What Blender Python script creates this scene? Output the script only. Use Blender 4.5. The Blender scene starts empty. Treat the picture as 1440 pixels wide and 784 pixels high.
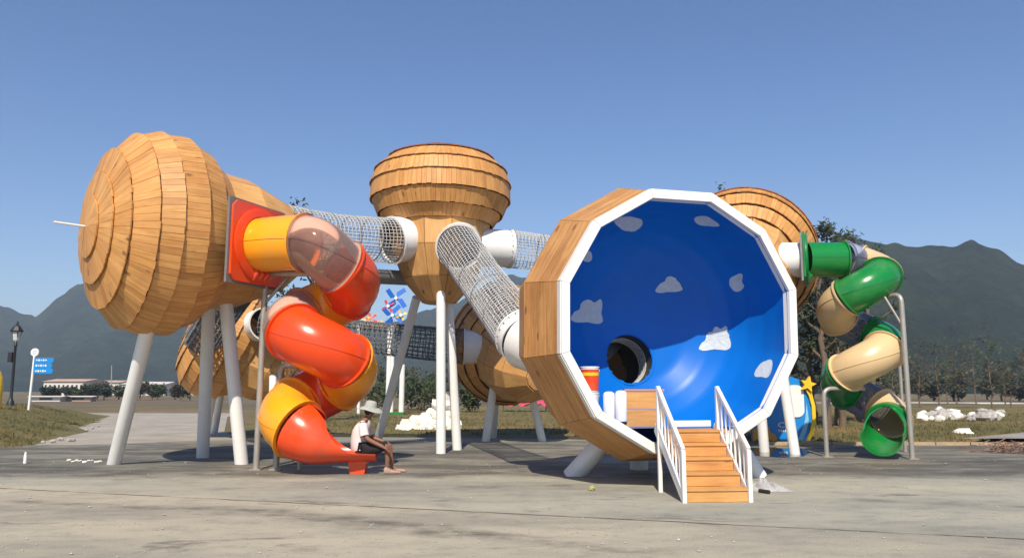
import bpy, bmesh, math, random
from mathutils import Vector, Matrix, noise as mnoise
random.seed(7)
R = math.radians
PI = math.pi
sc = bpy.context.scene

# ------------------------------------------------------------------ camera
F = 1100.0                      # focal length in pixels of the 1440 px wide photograph
TH = math.atan(156 / F)         # pitch: horizon at v = 548
CH = 1.6
cam_d = bpy.data.cameras.new('camera')
cam = bpy.data.objects.new('camera', cam_d)
sc.collection.objects.link(cam)
cam.location = (0, 0, CH)
cam.rotation_euler = (PI / 2 + TH, 0, 0)
cam_d.sensor_width = 36
cam_d.lens = F / 1440 * 36
cam_d.clip_start = 0.05
cam_d.clip_end = 20000
sc.camera = cam

# ------------------------------------------------------------------ light
SUN_EL, SUN_AZ = 46.0, 5.0      # sun behind the camera, a little to the left
world = bpy.data.worlds.new('World')
sc.world = world
world.use_nodes = True
wn = world.node_tree
wn.nodes.clear()
w_out = wn.nodes.new('ShaderNodeOutputWorld')
w_bg = wn.nodes.new('ShaderNodeBackground')
w_sky = wn.nodes.new('ShaderNodeTexSky')
w_sky.sky_type = 'NISHITA'
w_sky.sun_disc = False
w_sky.sun_elevation = R(SUN_EL)
w_sky.sun_rotation = R(180 + SUN_AZ)
w_sky.air_density = 1.0
w_sky.dust_density = 0.4
w_sky.ozone_density = 3.0
w_bg.inputs['Strength'].default_value = 0.108
w_hs = wn.nodes.new('ShaderNodeHueSaturation')
w_hs.inputs['Saturation'].default_value = 1.18
w_hs.inputs['Hue'].default_value = 0.508
wn.links.new(w_sky.outputs[0], w_hs.inputs['Color'])
wn.links.new(w_hs.outputs[0], w_bg.inputs[0])
wn.links.new(w_bg.outputs[0], w_out.inputs[0])
sun_d = bpy.data.lights.new('sun', 'SUN')
sun_d.energy = 5.0
sun_d.angle = R(0.5)
sun_d.color = (1.0, 0.91, 0.77)
sun = bpy.data.objects.new('sun', sun_d)
sc.collection.objects.link(sun)
sdir = Vector((math.sin(R(SUN_AZ)) * math.cos(R(SUN_EL)), math.cos(R(SUN_AZ)) * math.cos(R(SUN_EL)), -math.sin(R(SUN_EL))))
sun.rotation_euler = sdir.to_track_quat('-Z', 'Y').to_euler()
sun.location = (-10, -20, 30)
sc.view_settings.view_transform = 'Standard'
sc.view_settings.look = 'None'
sc.view_settings.exposure = 0.3
sc.view_settings.gamma = 1.0
sc.view_settings.use_curve_mapping = False

# ------------------------------------------------------------------ pixel helpers
def ray(u, v):
    x = (u - 720) / F; y = (392 - v) / F
    return Vector((x, math.cos(TH) - math.sin(TH) * y, math.sin(TH) + math.cos(TH) * y))
def W(u, v, Y):
    d = ray(u, v)
    return Vector((0, 0, CH)) + d * (Y / d.y)
def G(u, v, z=0.0):
    d = ray(u, v)
    return Vector((0, 0, CH)) + d * ((z - CH) / d.z)

# ------------------------------------------------------------------ materials
MATS = {}
def new_mat(name):
    m = bpy.data.materials.new(name); m.use_nodes = True
    nt = m.node_tree; nt.nodes.clear()
    out = nt.nodes.new('ShaderNodeOutputMaterial')
    b = nt.nodes.new('ShaderNodeBsdfPrincipled')
    nt.links.new(b.outputs[0], out.inputs[0])
    MATS[name] = m
    return m, nt, b, out
def nd(nt, typ, **kw):
    n = nt.nodes.new(typ)
    for k, v in kw.items():
        if hasattr(n, k): setattr(n, k, v)
        else: n.inputs[k].default_value = v
    return n
def ramp(nt, fac, stops):
    r = nt.nodes.new('ShaderNodeValToRGB')
    el = r.color_ramp.elements
    while len(el) < len(stops): el.new(0.5)
    for e, (p, c) in zip(el, stops):
        e.position = p; e.color = (c[0], c[1], c[2], 1) if not isinstance(c, (int, float)) else (c, c, c, 1)
    nt.links.new(fac, r.inputs[0])
    return r.outputs[0]
def mix(nt, fac, a, b, typ='MIX'):
    n = nt.nodes.new('ShaderNodeMix'); n.data_type = 'RGBA'; n.blend_type = typ
    for s, v in ((n.inputs[0], fac), (n.inputs[6], a), (n.inputs[7], b)):
        if isinstance(v, (int, float)): s.default_value = v
        elif isinstance(v, tuple): s.default_value = (v[0], v[1], v[2], 1)
        else: nt.links.new(v, s)
    return n.outputs[2]
def bump(nt, b, h, st=0.3, dist=0.02):
    n = nt.nodes.new('ShaderNodeBump'); n.inputs['Strength'].default_value = st; n.inputs['Distance'].default_value = dist
    nt.links.new(h, n.inputs['Height']); nt.links.new(n.outputs[0], b.inputs['Normal'])
def coords(nt, scale=(1, 1, 1), kind='Object', rnd=False):
    tc = nt.nodes.new('ShaderNodeTexCoord'); mp = nt.nodes.new('ShaderNodeMapping')
    mp.inputs['Scale'].default_value = scale
    nt.links.new(tc.outputs[kind], mp.inputs[0])
    return mp.outputs[0]
def noise_tex(nt, vec, scale, detail=4, rough=0.6, w=None, dist=0.0):
    n = nt.nodes.new('ShaderNodeTexNoise')
    n.inputs['Scale'].default_value = scale; n.inputs['Detail'].default_value = detail
    n.inputs['Roughness'].default_value = rough; n.inputs['Distortion'].default_value = dist
    nt.links.new(vec, n.inputs['Vector'])
    if w is not None:
        n.noise_dimensions = '4D'; nt.links.new(w, n.inputs['W'])
    return n.outputs[0]
def mathn(nt, op, a, b=0.0, c=None):
    n = nt.nodes.new('ShaderNodeMath'); n.operation = op
    for i, v in enumerate((a, b) if c is None else (a, b, c)):
        if isinstance(v, (int, float)): n.inputs[i].default_value = v
        else: nt.links.new(v, n.inputs[i])
    return n.outputs[0]

def wood_mat(name, light, dark, grain, rough=0.55, redden=0.0):
    m, nt, b, out = new_mat(name)
    oi = nt.nodes.new('ShaderNodeObjectInfo')
    w = mathn(nt, 'MULTIPLY', oi.outputs['Random'], 60.0)
    g = noise_tex(nt, coords(nt, grain), 1.6, 5, 0.62, w, 0.6)
    big = noise_tex(nt, coords(nt), 1.3, 3, 0.6, w)
    col = ramp(nt, g, [(0.3, dark), (0.62, light)])
    # plank to plank tone
    tone = ramp(nt, oi.outputs['Random'], [(0.0, (0.68, 0.56, 0.45)), (0.14, (0.98, 0.95, 0.92)), (0.5, (1.1, 1.1, 1.08)), (0.8, (0.88, 0.79, 0.68)), (1.0, (1.02, 0.9, 0.78))])
    col = mix(nt, 0.65, col, tone, 'MULTIPLY')
    col = mix(nt, ramp(nt, big, [(0.45, 0.0), (0.75, 0.45)]), col, (dark[0] * .8, dark[1] * .7, dark[2] * .6))
    gp = nt.nodes.new('ShaderNodeNewGeometry'); ws = noise_tex(nt, gp.outputs['Position'], 0.9, 5, 0.65)
    col = mix(nt, 0.55, col, ramp(nt, ws, [(0.32, (0.74, 0.66, 0.58)), (0.52, (1.0, 1.0, 1.0)), (0.7, (1.08, 1.07, 1.05))]), 'MULTIPLY')
    # knots
    vo = nt.nodes.new('ShaderNodeTexVoronoi'); vo.voronoi_dimensions = '4D'; vo.inputs['Scale'].default_value = 3.4
    nt.links.new(coords(nt, tuple(0.6 + 0.4 * (s > 2) * 1.6 for s in grain)), vo.inputs['Vector']); nt.links.new(w, vo.inputs['W'])
    kn = ramp(nt, vo.outputs['Distance'], [(0.12, 1.0), (0.21, 0.0)])
    col = mix(nt, mathn(nt, 'MULTIPLY', kn, 0.75), col, (0.13, 0.055, 0.02))
    nt.links.new(col, b.inputs['Base Color'])
    b.inputs['Roughness'].default_value = rough
    bump(nt, b, g, 0.25, 0.006)
    return m
def plain(name, col, rough=0.4, metal=0.0, var=0.12, scale=6.0, bmp=0.0, coat=0.0, dirt=None):
    m, nt, b, out = new_mat(name)
    n = noise_tex(nt, coords(nt), scale, 5, 0.6)
    lo = tuple(c * (1 - var) for c in col); hi = tuple(min(1, c * (1 + var * .5)) for c in col)
    c = ramp(nt, n, [(0.3, lo), (0.7, hi)])
    if dirt:
        n2 = noise_tex(nt, coords(nt), scale * .35, 6, 0.7)
        c = mix(nt, ramp(nt, n2, [(0.5, 0.0), (0.8, dirt[1])]), c, dirt[0])
    nt.links.new(c, b.inputs['Base Color'])
    b.inputs['Roughness'].default_value = rough; b.inputs['Metallic'].default_value = metal
    b.inputs['Coat Weight'].default_value = coat
    if bmp: bump(nt, b, n, bmp, 0.01)
    return m
HEADWOOD = wood_mat('larch_plank', (0.67, 0.36, 0.12), (0.49, 0.23, 0.066), (1.0, 14.0, 1.0))
REDWOOD = wood_mat('reddened_plank', (0.40, 0.155, 0.065), (0.25, 0.085, 0.035), (1.0, 14.0, 1.0))
PANELWOOD = wood_mat('panel_wood', (0.66, 0.38, 0.145), (0.52, 0.27, 0.09), (1.0, 9.0, 1.0))
BOARDWOOD = wood_mat('bowl_board', (0.60, 0.325, 0.12), (0.38, 0.175, 0.05), (12.0, 1.0, 12.0))
STEPWOOD = wood_mat('step_wood', (0.66, 0.36, 0.125), (0.50, 0.245, 0.075), (1.0, 16.0, 14.0))
BACKWOOD = plain('wood_backing', (0.16, 0.08, 0.03), 0.8)
WHITE = plain('white_paint', (0.80, 0.79, 0.76), 0.32, var=0.05, scale=2.0, dirt=((0.42, 0.38, 0.33), 0.35))
PORTW = plain('white_plastic', (0.80, 0.79, 0.77), 0.3, var=0.04, dirt=((0.5, 0.47, 0.43), 0.25))
ORANGE = plain('orange_plastic', (0.92, 0.36, 0.012), 0.26, var=0.05, scale=1.5, coat=0.15, dirt=((0.45, 0.36, 0.27), 0.22))
RED = plain('red_plastic', (0.80, 0.065, 0.008), 0.26, var=0.06, scale=1.5, coat=0.15, dirt=((0.45, 0.36, 0.27), 0.22))
GREEN = plain('green_plastic', (0.005, 0.20, 0.035), 0.24, var=0.08, scale=1.5, coat=0.15, dirt=((0.45, 0.36, 0.27), 0.22))
BEIGE = plain('beige_plastic', (0.66, 0.47, 0.25), 0.32, var=0.05, scale=1.5, dirt=((0.45, 0.36, 0.27), 0.22))
PIPE = plain('galvanised_pipe', (0.40, 0.37, 0.33), 0.42, 0.35, var=0.15, scale=5, dirt=((0.3, 0.25, 0.2), 0.3))
STEELG = plain('grey_steel', (0.24, 0.24, 0.24), 0.5, 0.4)
ROPE = plain('grey_rope', (0.54, 0.54, 0.53), 0.8, var=0.15, scale=20)
ROPED = plain('dark_rope', (0.13, 0.135, 0.15), 0.8, var=0.2, scale=20)
RUBBER_SHADE = plain('rubber_and_port_shade', (0.05, 0.05, 0.052), 0.55, var=0.2)  # crawl pipe rubber; also the painted-in darkness inside the ports
BLUE = plain('blue_gelcoat', (0.002, 0.14, 0.55), 0.36, var=0.1, scale=0.8, dirt=((0.06, 0.16, 0.38), 0.35))
CLOUD = plain('white_cloud_paint', (0.55, 0.60, 0.64), 0.5, var=0.12, scale=14)
BLACK = plain('black_iron', (0.02, 0.02, 0.022), 0.45)
SIGNB = plain('sign_blue', (0.01, 0.23, 0.62), 0.35, var=0.06)
YELLOW = plain('yellow_plastic', (0.88, 0.55, 0.02), 0.35)
AMBER = plain('amber_paint', (0.72, 0.34, 0.02), 0.4)
STONE = plain('white_stone', (0.78, 0.74, 0.66), 0.85, var=0.14, scale=3, bmp=0.08)
STONED = plain('grey_rubble', (0.42, 0.39, 0.36), 0.9, var=0.35, scale=9, bmp=0.6)
PLASTICF = plain('white_film', (0.82, 0.80, 0.78), 0.35, var=0.08)
SKIN = plain('tanned_skin', (0.23, 0.105, 0.062), 0.5, var=0.12)
SHIRT = plain('pale_pink_cotton', (0.72, 0.62, 0.60), 0.85, var=0.06, scale=10, bmp=0.3)
SHORTS = plain('dark_cloth', (0.014, 0.011, 0.014), 0.85)
HATM = plain('sage_straw', (0.40, 0.41, 0.375), 0.85, var=0.15, scale=30, bmp=0.4)
SHOE = plain('worn_shoe', (0.40, 0.27, 0.22), 0.75, var=0.25, scale=15)
HAIR = plain('black_hair', (0.012, 0.01, 0.01), 0.6)
TRUNK = plain('bark', (0.15, 0.105, 0.07), 0.9, var=0.4, scale=14, bmp=0.6)
PINK = plain('pink_cloth', (0.55, 0.06, 0.12), 0.8, var=0.3)
WALLW = plain('far_white_wall', (0.66, 0.62, 0.56), 0.8, var=0.15, scale=0.3)
ROOFR = plain('dark_red_roof', (0.10, 0.028, 0.025), 0.8, var=0.25, scale=0.5)
ROOFP = plain('pale_terracotta', (0.52, 0.36, 0.27), 0.8, var=0.2, scale=0.3)
WINM = plain('window_glass', (0.03, 0.035, 0.045), 0.15)
LAMPG = plain('frosted_glass', (0.6, 0.62, 0.6), 0.25)
KERB = plain('sandstone_kerb', (0.42, 0.31, 0.19), 0.85, var=0.2, bmp=0.3)

def leaf_mat(name, lo, hi):
    m, nt, b, out = new_mat(name)
    oi = nt.nodes.new('ShaderNodeObjectInfo')
    n = noise_tex(nt, coords(nt), 1.7, 3, 0.6)
    c = ramp(nt, n, [(0.3, lo), (0.72, hi)])
    c = mix(nt, 0.35, c, ramp(nt, oi.outputs['Random'], [(0, (0.7, 0.75, 0.8)), (1, (1.2, 1.1, 0.8))]), 'MULTIPLY')
    nt.links.new(c, b.inputs['Base Color']); b.inputs['Roughness'].default_value = 0.55
    tr = nt.nodes.new('ShaderNodeBsdfTranslucent'); nt.links.new(c, tr.inputs[0])
    mx = nt.nodes.new('ShaderNodeMixShader'); mx.inputs[0].default_value = 0.25
    nt.links.new(b.outputs[0], mx.inputs[1]); nt.links.new(tr.outputs[0], mx.inputs[2]); nt.links.new(mx.outputs[0], out.inputs[0])
    return m
LEAF = leaf_mat('leaf_green', (0.035, 0.05, 0.02), (0.085, 0.11, 0.04))
LEAFD = leaf_mat('leaf_dark', (0.022, 0.032, 0.02), (0.05, 0.062, 0.03))
LEAFB = leaf_mat('leaf_brown', (0.045, 0.036, 0.018), (0.085, 0.07, 0.035))
def clear_mat(name, tint, alpha):
    m, nt, b, out = new_mat(name)
    tr = nt.nodes.new('ShaderNodeBsdfTransparent'); tr.inputs[0].default_value = (*tint, 1)
    b.inputs['Base Color'].default_value = (tint[0] * .8, tint[1] * .8, tint[2] * .8, 1); b.inputs['Roughness'].default_value = 0.09
    fr = nt.nodes.new('ShaderNodeFresnel'); fr.inputs[0].default_value = 1.5
    n = noise_tex(nt, coords(nt), 3.0, 5, 0.7)
    hz = ramp(nt, n, [(0.3, alpha * .6), (0.8, alpha * 1.5)])
    f = mathn(nt, 'MINIMUM', mathn(nt, 'ADD', fr.outputs[0], hz), 1.0)
    mx = nt.nodes.new('ShaderNodeMixShader')
    nt.links.new(f, mx.inputs[0]); nt.links.new(tr.outputs[0], mx.inputs[1]); nt.links.new(b.outputs[0], mx.inputs[2]); nt.links.new(mx.outputs[0], out.inputs[0])
    return m
CLEAR = clear_mat('clear_polycarbonate', (0.93, 0.76, 0.68), 0.09)
SMOKE = clear_mat('smoked_polycarbonate', (0.74, 0.76, 0.85), 0.05)
BAG = clear_mat('thin_plastic_bag', (0.92, 0.9, 0.9), 0.45)

# ------------------------------------------------------------------ object helpers
COL = sc.collection
class MB:
    def __init__(s): s.v = []; s.f = []
    def add(s, vs, fs):
        o = len(s.v); s.v += [Vector(p) for p in vs]; s.f += [tuple(i + o for i in f) for f in fs]; return s
    def box(s, c, size, rot=None):
        hx, hy, hz = (k / 2 for k in size); c = Vector(c)
        vs = [Vector((x, y, z)) for x in (-hx, hx) for y in (-hy, hy) for z in (-hz, hz)]
        if rot is not None: vs = [rot @ p for p in vs]
        return s.add([c + p for p in vs], [(0, 1, 3, 2), (4, 6, 7, 5), (0, 4, 5, 1), (2, 3, 7, 6), (0, 2, 6, 4), (1, 5, 7, 3)])
    def beam(s, a, b, w, h, up=(0, 0, 1)):
        a = Vector(a); b = Vector(b); z = (b - a); L = z.length; z.normalize()
        u = Vector(up); x = u.cross(z)
        if x.length < 1e-4: x = Vector((1, 0, 0)).cross(z)
        x.normalize(); y = z.cross(x)
        return s.box((a + b) / 2, (w, h, L), Matrix((x, y, z)).transposed())
    def tube(s, pts, rad, n=12, caps=True, closed=False):
        pts = [Vector(p) for p in pts]; N = len(pts)
        rads = rad if isinstance(rad, (list, tuple)) else [rad] * N
        prev = None; rings = []
        for i, p in enumerate(pts):
            t = (pts[min(i + 1, N - 1)] - pts[max(i - 1, 0)]) if not closed else (pts[(i + 1) % N] - pts[i - 1])
            t.normalize()
            if prev is None:
                x = t.orthogonal().normalized()
            else:
                x = prev - t * prev.dot(t); x.normalize()
            prev = x; y = t.cross(x)
            rings.append([p + (x * math.cos(2 * PI * k / n) + y * math.sin(2 * PI * k / n)) * rads[i] for k in range(n)])
        vs = [q for r in rings for q in r]; fs = []
        for i in range(N if closed else N - 1):
            j = (i + 1) % N
            fs += [(i * n + k, i * n + (k + 1) % n, j * n + (k + 1) % n, j * n + k) for k in range(n)]
        if caps and not closed: fs += [tuple(range(n))[::-1], tuple((N - 1) * n + k for k in range(n))]
        return s.add(vs, fs)
    def lathe(s, prof, n=32, mat=Matrix()):
        vs = [mat @ Vector((r * math.cos(2 * PI * k / n), r * math.sin(2 * PI * k / n), z)) for r, z in prof for k in range(n)]
        fs = [(i * n + k, i * n + (k + 1) % n, (i + 1) * n + (k + 1) % n, (i + 1) * n + k) for i in range(len(prof) - 1) for k in range(n)]
        return s.add(vs, fs)
    def prism(s, outline, thick, mat=Matrix()):
        n = len(outline)
        vs = [mat @ Vector((x, y, 0)) for x, y in outline] + [mat @ Vector((x, y, thick)) for x, y in outline]
        fs = [tuple(range(n))[::-1], tuple(range(n, 2 * n))] + [(i, (i + 1) % n, n + (i + 1) % n, n + i) for i in range(n)]
        return s.add(vs, fs)
    def mesh(s, name, mat, smooth=False, origin=Vector()):
        me = bpy.data.meshes.new(name)
        me.from_pydata([tuple(p - origin) for p in s.v], [], s.f); me.update()
        bm = bmesh.new(); bm.from_mesh(me); bmesh.ops.recalc_face_normals(bm, faces=bm.faces); bm.to_mesh(me); bm.free()
        me.materials.append(mat)
        if smooth:
            me.polygons.foreach_set('use_smooth', [True] * len(me.polygons))
            me.set_sharp_from_angle(angle=R(40))
        return me
ORG = {}
def link(name, data, parent=None):
    o = bpy.data.objects.new(name, data); COL.objects.link(o)
    if parent is not None: o.parent = parent
    return o
def part(name, mb, mat, parent=None, smooth=False, kind=None, label=None):
    org = ORG.get(parent.name, Vector()) if parent is not None else Vector()
    o = link(name, mb.mesh(name, mat, smooth, org), parent)
    ORG[o.name] = org
    if kind: o['kind'] = kind
    if label: o['label'] = label
    return o
def thing(name, label, cat, loc=(0, 0, 0), group=None):
    o = link(name, None); o.location = loc; o.empty_display_size = 0.3
    ORG[o.name] = Vector(loc); o['label'] = label; o['category'] = cat
    if group: o['group'] = group
    return o
def solo(name, mb, mat, label, cat, group=None, smooth=False, origin=None):
    org = Vector(origin) if origin is not None else sum(mb.v, Vector()) / len(mb.v)
    o = link(name, mb.mesh(name, mat, smooth, org)); o.location = org
    o['label'] = label; o['category'] = cat
    if group: o['group'] = group
    return o
def struct(name, mb, mat, smooth=False, kind='structure'):
    o = link(name, mb.mesh(name, mat, smooth)); o['kind'] = kind
    return o
def frame(axis, up=(0, 0, 1)):
    z = Vector(axis).normalized(); x = Vector(up).cross(z)
    if x.length < 1e-3: x = Vector((1, 0, 0))
    x.normalize(); y = z.cross(x)
    return Matrix((x, y, z)).transposed()

# ================================================================== SETTING
# ---- base terrain sheet
def terrain_mat():
    m, nt, b, out = new_mat('dry_field')
    c = coords(nt)
    n1 = noise_tex(nt, c, 0.06, 5, 0.65); n2 = noise_tex(nt, c, 1.1, 6, 0.7)
    col = ramp(nt, n1, [(0.35, (0.10, 0.085, 0.035)), (0.5, (0.15, 0.115, 0.05)), (0.62, (0.21, 0.14, 0.08))])
    col = mix(nt, 0.7, col, ramp(nt, n2, [(0.3, (0.55, 0.6, 0.5)), (0.7, (1.2, 1.15, 1.05))]), 'MULTIPLY')
    nt.links.new(col, b.inputs['Base Color']); b.inputs['Roughness'].default_value = 0.95
    bump(nt, b, n2, 0.8, 0.08)
    return m
FIELD = terrain_mat()
mb = MB()
gx = [-6000, -1500, -400, -120, -60, -30, 0, 30, 60, 120, 400, 1500, 6000]
gy = [-200, -60, 0, 30, 60, 120, 300, 800, 2500, 7000]
for j, y in enumerate(gy):
    for x in gx: mb.v.append(Vector((x, y, -0.03)))
n = len(gx)
mb.f = [(j * n + i, j * n + i + 1, (j + 1) * n + i + 1, (j + 1) * n + i) for j in range(len(gy) - 1) for i in range(n - 1)]
struct('ground', mb, FIELD)

# ---- concrete plaza
def plaza_mat():
    m, nt, b, out = new_mat('stained_concrete')
    tc = nt.nodes.new('ShaderNodeTexCoord'); sep = nt.nodes.new('ShaderNodeSeparateXYZ'); nt.links.new(tc.outputs['Object'], sep.inputs[0])
    X, Y = sep.outputs[0], sep.outputs[1]
    c1 = coords(nt); c2 = coords(nt, (0.35, 1.0, 1.0)); c3 = coords(nt, (0.36, 1.0, 1.0))
    big = noise_tex(nt, c2, 0.42, 6, 0.62); mid = noise_tex(nt, coords(nt, (0.7, 1, 1)), 2.6, 9, 0.74); fine = noise_tex(nt, c1, 45, 6, 0.8)
    streak = noise_tex(nt, c3, 1.15, 11, 0.7, dist=0.7)
    col = ramp(nt, big, [(0.33, (0.25, 0.232, 0.19)), (0.5, (0.375, 0.34, 0.262)), (0.66, (0.455, 0.405, 0.30))])
    col = mix(nt, 0.85, col, ramp(nt, mid, [(0.28, (0.62, 0.62, 0.63)), (0.5, (1.0, 1.0, 1.0)), (0.75, (1.16, 1.12, 1.05))]), 'MULTIPLY')
    col = mix(nt, 0.75, col, ramp(nt, fine, [(0.32, (0.62, 0.62, 0.62)), (0.66, (1.28, 1.27, 1.24))]), 'MULTIPLY')
    # bluish-grey newer pour in front of the structure, beyond the joint
    jy = mathn(nt, 'ADD', Y, mathn(nt, 'MULTIPLY', X, 0.318))
    wob = mathn(nt, 'MULTIPLY', mathn(nt, 'SUBTRACT', noise_tex(nt, c1, 1.3, 4, 0.6), 0.5), 0.35)
    jd = mathn(nt, 'ADD', mathn(nt, 'SUBTRACT', jy, 10.58), wob)
    far = ramp(nt, mathn(nt, 'MULTIPLY_ADD', jd, 0.5, 0.5), [(0.5, 0.0), (0.7, 1.0)])
    grey = mix(nt, 1.0, col, (0.90, 0.95, 0.99), 'MULTIPLY')
    col = mix(nt, far, col, grey)
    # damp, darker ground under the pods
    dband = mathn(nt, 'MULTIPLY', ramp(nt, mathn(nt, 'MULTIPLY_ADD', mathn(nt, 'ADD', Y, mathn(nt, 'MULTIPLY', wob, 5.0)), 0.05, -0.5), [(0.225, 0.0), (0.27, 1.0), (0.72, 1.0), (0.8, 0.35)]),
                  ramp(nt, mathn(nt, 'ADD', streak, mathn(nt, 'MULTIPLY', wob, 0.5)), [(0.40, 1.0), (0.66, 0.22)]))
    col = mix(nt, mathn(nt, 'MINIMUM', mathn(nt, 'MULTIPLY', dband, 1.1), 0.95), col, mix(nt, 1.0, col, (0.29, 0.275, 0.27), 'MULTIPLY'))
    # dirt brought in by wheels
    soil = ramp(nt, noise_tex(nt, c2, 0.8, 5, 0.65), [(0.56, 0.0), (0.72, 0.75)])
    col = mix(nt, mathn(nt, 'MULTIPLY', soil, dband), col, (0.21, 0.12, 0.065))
    # dark streak stains
    st = ramp(nt, streak, [(0.59, 0.0), (0.65, 0.8)])
    col = mix(nt, mathn(nt, 'MULTIPLY', st, 0.85), col, (0.095, 0.085, 0.075))
    vs_ = nt.nodes.new('ShaderNodeTexVoronoi'); vs_.inputs['Scale'].default_value = 5.5; nt.links.new(c1, vs_.inputs['Vector'])
    sp = mathn(nt, 'MULTIPLY', ramp(nt, vs_.outputs['Distance'], [(0.10, 1.0), (0.17, 0.0)]), ramp(nt, big, [(0.45, 0.0), (0.6, 0.55)]))
    col = mix(nt, sp, col, (0.11, 0.10, 0.085))
    # cold joint between the two pours
    ln = ramp(nt, mathn(nt, 'ABSOLUTE', mathn(nt, 'ADD', mathn(nt, 'SUBTRACT', jy, 10.58), mathn(nt, 'MULTIPLY', wob, 0.35))), [(0.018, 1.0), (0.05, 0.0)])
    brk = ramp(nt, noise_tex(nt, c1, 0.9, 3, 0.6), [(0.36, 0.25), (0.5, 0.95)])
    col = mix(nt, mathn(nt, 'MULTIPLY', ln, brk), col, (0.06, 0.052, 0.045))
    # old wheel-dirt streaks crossing the slab, and one long dark band at the right
    for (ua, va, ub, vb, wd, am) in ((300, 712, 730, 758, .42, .8), (430, 722, 1000, 790, .3, .5), (0, 704, 330, 716, .3, .6), (1050, 655, 1440, 668, .5, .75), (1150, 700, 1440, 712, .25, .45)):
        a = G(ua, va); e = G(ub, vb); d = (e - a); Ls = d.length; d.normalize()
        dist = mathn(nt, 'ABSOLUTE', mathn(nt, 'ADD', mathn(nt, 'ADD', mathn(nt, 'MULTIPLY', mathn(nt, 'SUBTRACT', X, a.x), -d.y), mathn(nt, 'MULTIPLY', mathn(nt, 'SUBTRACT', Y, a.y), d.x)), mathn(nt, 'MULTIPLY', wob, 1.6)))
        along = mathn(nt, 'DIVIDE', mathn(nt, 'ADD', mathn(nt, 'MULTIPLY', mathn(nt, 'SUBTRACT', X, a.x), d.x), mathn(nt, 'MULTIPLY', mathn(nt, 'SUBTRACT', Y, a.y), d.y)), Ls)
        f = mathn(nt, 'MULTIPLY', ramp(nt, mathn(nt, 'DIVIDE', dist, wd), [(0.15, am), (1.0, 0.0)]), ramp(nt, along, [(0.0, 0.0), (0.12, 1.0), (0.85, 1.0), (1.0, 0.0)]))
        f = mathn(nt, 'MULTIPLY', f, ramp(nt, mid, [(0.36, 1.0), (0.62, 0.15)]))
        col = mix(nt, f, col, (0.075, 0.068, 0.06))
    nt.links.new(col, b.inputs['Base Color'])
    rg = ramp(nt, mathn(nt, 'MULTIPLY', dband, ramp(nt, big, [(0.5, 0.0), (0.6, 1.0)])), [(0.2, 0.88), (0.8, 0.5)])
    nt.links.new(rg, b.inputs['Roughness'])
    hgt = mathn(nt, 'ADD', mathn(nt, 'MULTIPLY', fine, 0.5), mathn(nt, 'ADD', mid, mathn(nt, 'MULTIPLY', ln, -2.0)))
    bump(nt, b, hgt, 0.45, 0.012)
    return m
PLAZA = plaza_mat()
def sheet(pts, z, nx=None):
    mb = MB(); mb.add([(p[0], p[1], z) for p in pts], [tuple(range(len(pts)))]); return mb
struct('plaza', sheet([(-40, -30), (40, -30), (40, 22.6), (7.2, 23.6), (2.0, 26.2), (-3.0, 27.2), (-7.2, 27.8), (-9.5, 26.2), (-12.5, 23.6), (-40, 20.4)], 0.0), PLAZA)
# path leading away on the left
struct('path', sheet([(-14.2, 23.0), (-8.6, 25.8), (-11.2, 31), (-17.2, 48), (-19, 56), (-30, 56), (-46, 70), (-50, 70), (-31, 50), (-22.5, 40), (-16.5, 31)], -0.006), plain('path_concrete', (0.36, 0.32, 0.26), 0.9, var=0.25, scale=0.6, bmp=0.3))
# paved service road crossing behind
struct('road', sheet([(-140, 98), (120, 98), (120, 110), (-140, 110)], -0.022), plain('far_road', (0.13, 0.105, 0.10), 0.9, var=0.2, scale=0.2))
GRASSM = None
def grass_mat(name, a, bcol, c3):
    m, nt, b, out = new_mat(name)
    c = coords(nt); cs = coords(nt, (0.4, 1, 1))
    n1 = noise_tex(nt, cs, 0.5, 5, 0.65); n2 = noise_tex(nt, c, 6, 6, 0.75)
    col = ramp(nt, n1, [(0.32, a), (0.5, bcol), (0.66, c3)])
    col = mix(nt, 0.8, col, ramp(nt, n2, [(0.3, (0.5, 0.52, 0.5)), (0.7, (1.3, 1.25, 1.15))]), 'MULTIPLY')
    nt.links.new(col, b.inputs['Base Color']); b.inputs['Roughness'].default_value = 0.95
    bump(nt, b, n2, 0.9, 0.05)
    return m
LAWN = grass_mat('dry_lawn', (0.095, 0.09, 0.028), (0.165, 0.135, 0.045), (0.25, 0.155, 0.065))
LAWNG = grass_mat('greener_lawn', (0.085, 0.085, 0.026), (0.15, 0.13, 0.042), (0.21, 0.155, 0.06))
# grassy mound beside the path
def mound(name, poly_fn, x0, x1, y0, y1, nx, ny, mat):
    mb = MB()
    for j in range(ny + 1):
        for i in range(nx + 1):
            x = x0 + (x1 - x0) * i / nx; y = y0 + (y1 - y0) * j / ny
            mb.v.append(Vector((x, y, poly_fn(x, y))))
    mb.f = [(j * (nx + 1) + i, j * (nx + 1) + i + 1, (j + 1) * (nx + 1) + i + 1, (j + 1) * (nx + 1) + i) for j in range(ny) for i in range(nx)]
    return struct(name, mb, mat, True)
def mound_h(x, y):
    # edge of the mound: runs from (-16.5, 23.5) back to (-24, 42); crest to the far left
    ex = -13.6 - (y - 23.0) * 0.42 if y > 23 else -13.6
    d1 = (ex - x) / 5.0
    d2 = (y - 22.2 + (x + 15) * 0.10) / 6.0
    d3 = (52 - y) / 9.0
    d = max(-0.3, min(d1, d2, d3, 1.0))
    k = d * d * (3 - 2 * d) if d > 0 else d * 0.6
    return k * 0.85 + 0.05 * mnoise.noise(Vector((x * .5, y * .5, 0))) * (d > 0) - 0.02
mound('lawn_mound', mound_h, -60, -12, 20, 54, 80, 60, LAWNG)
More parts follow.
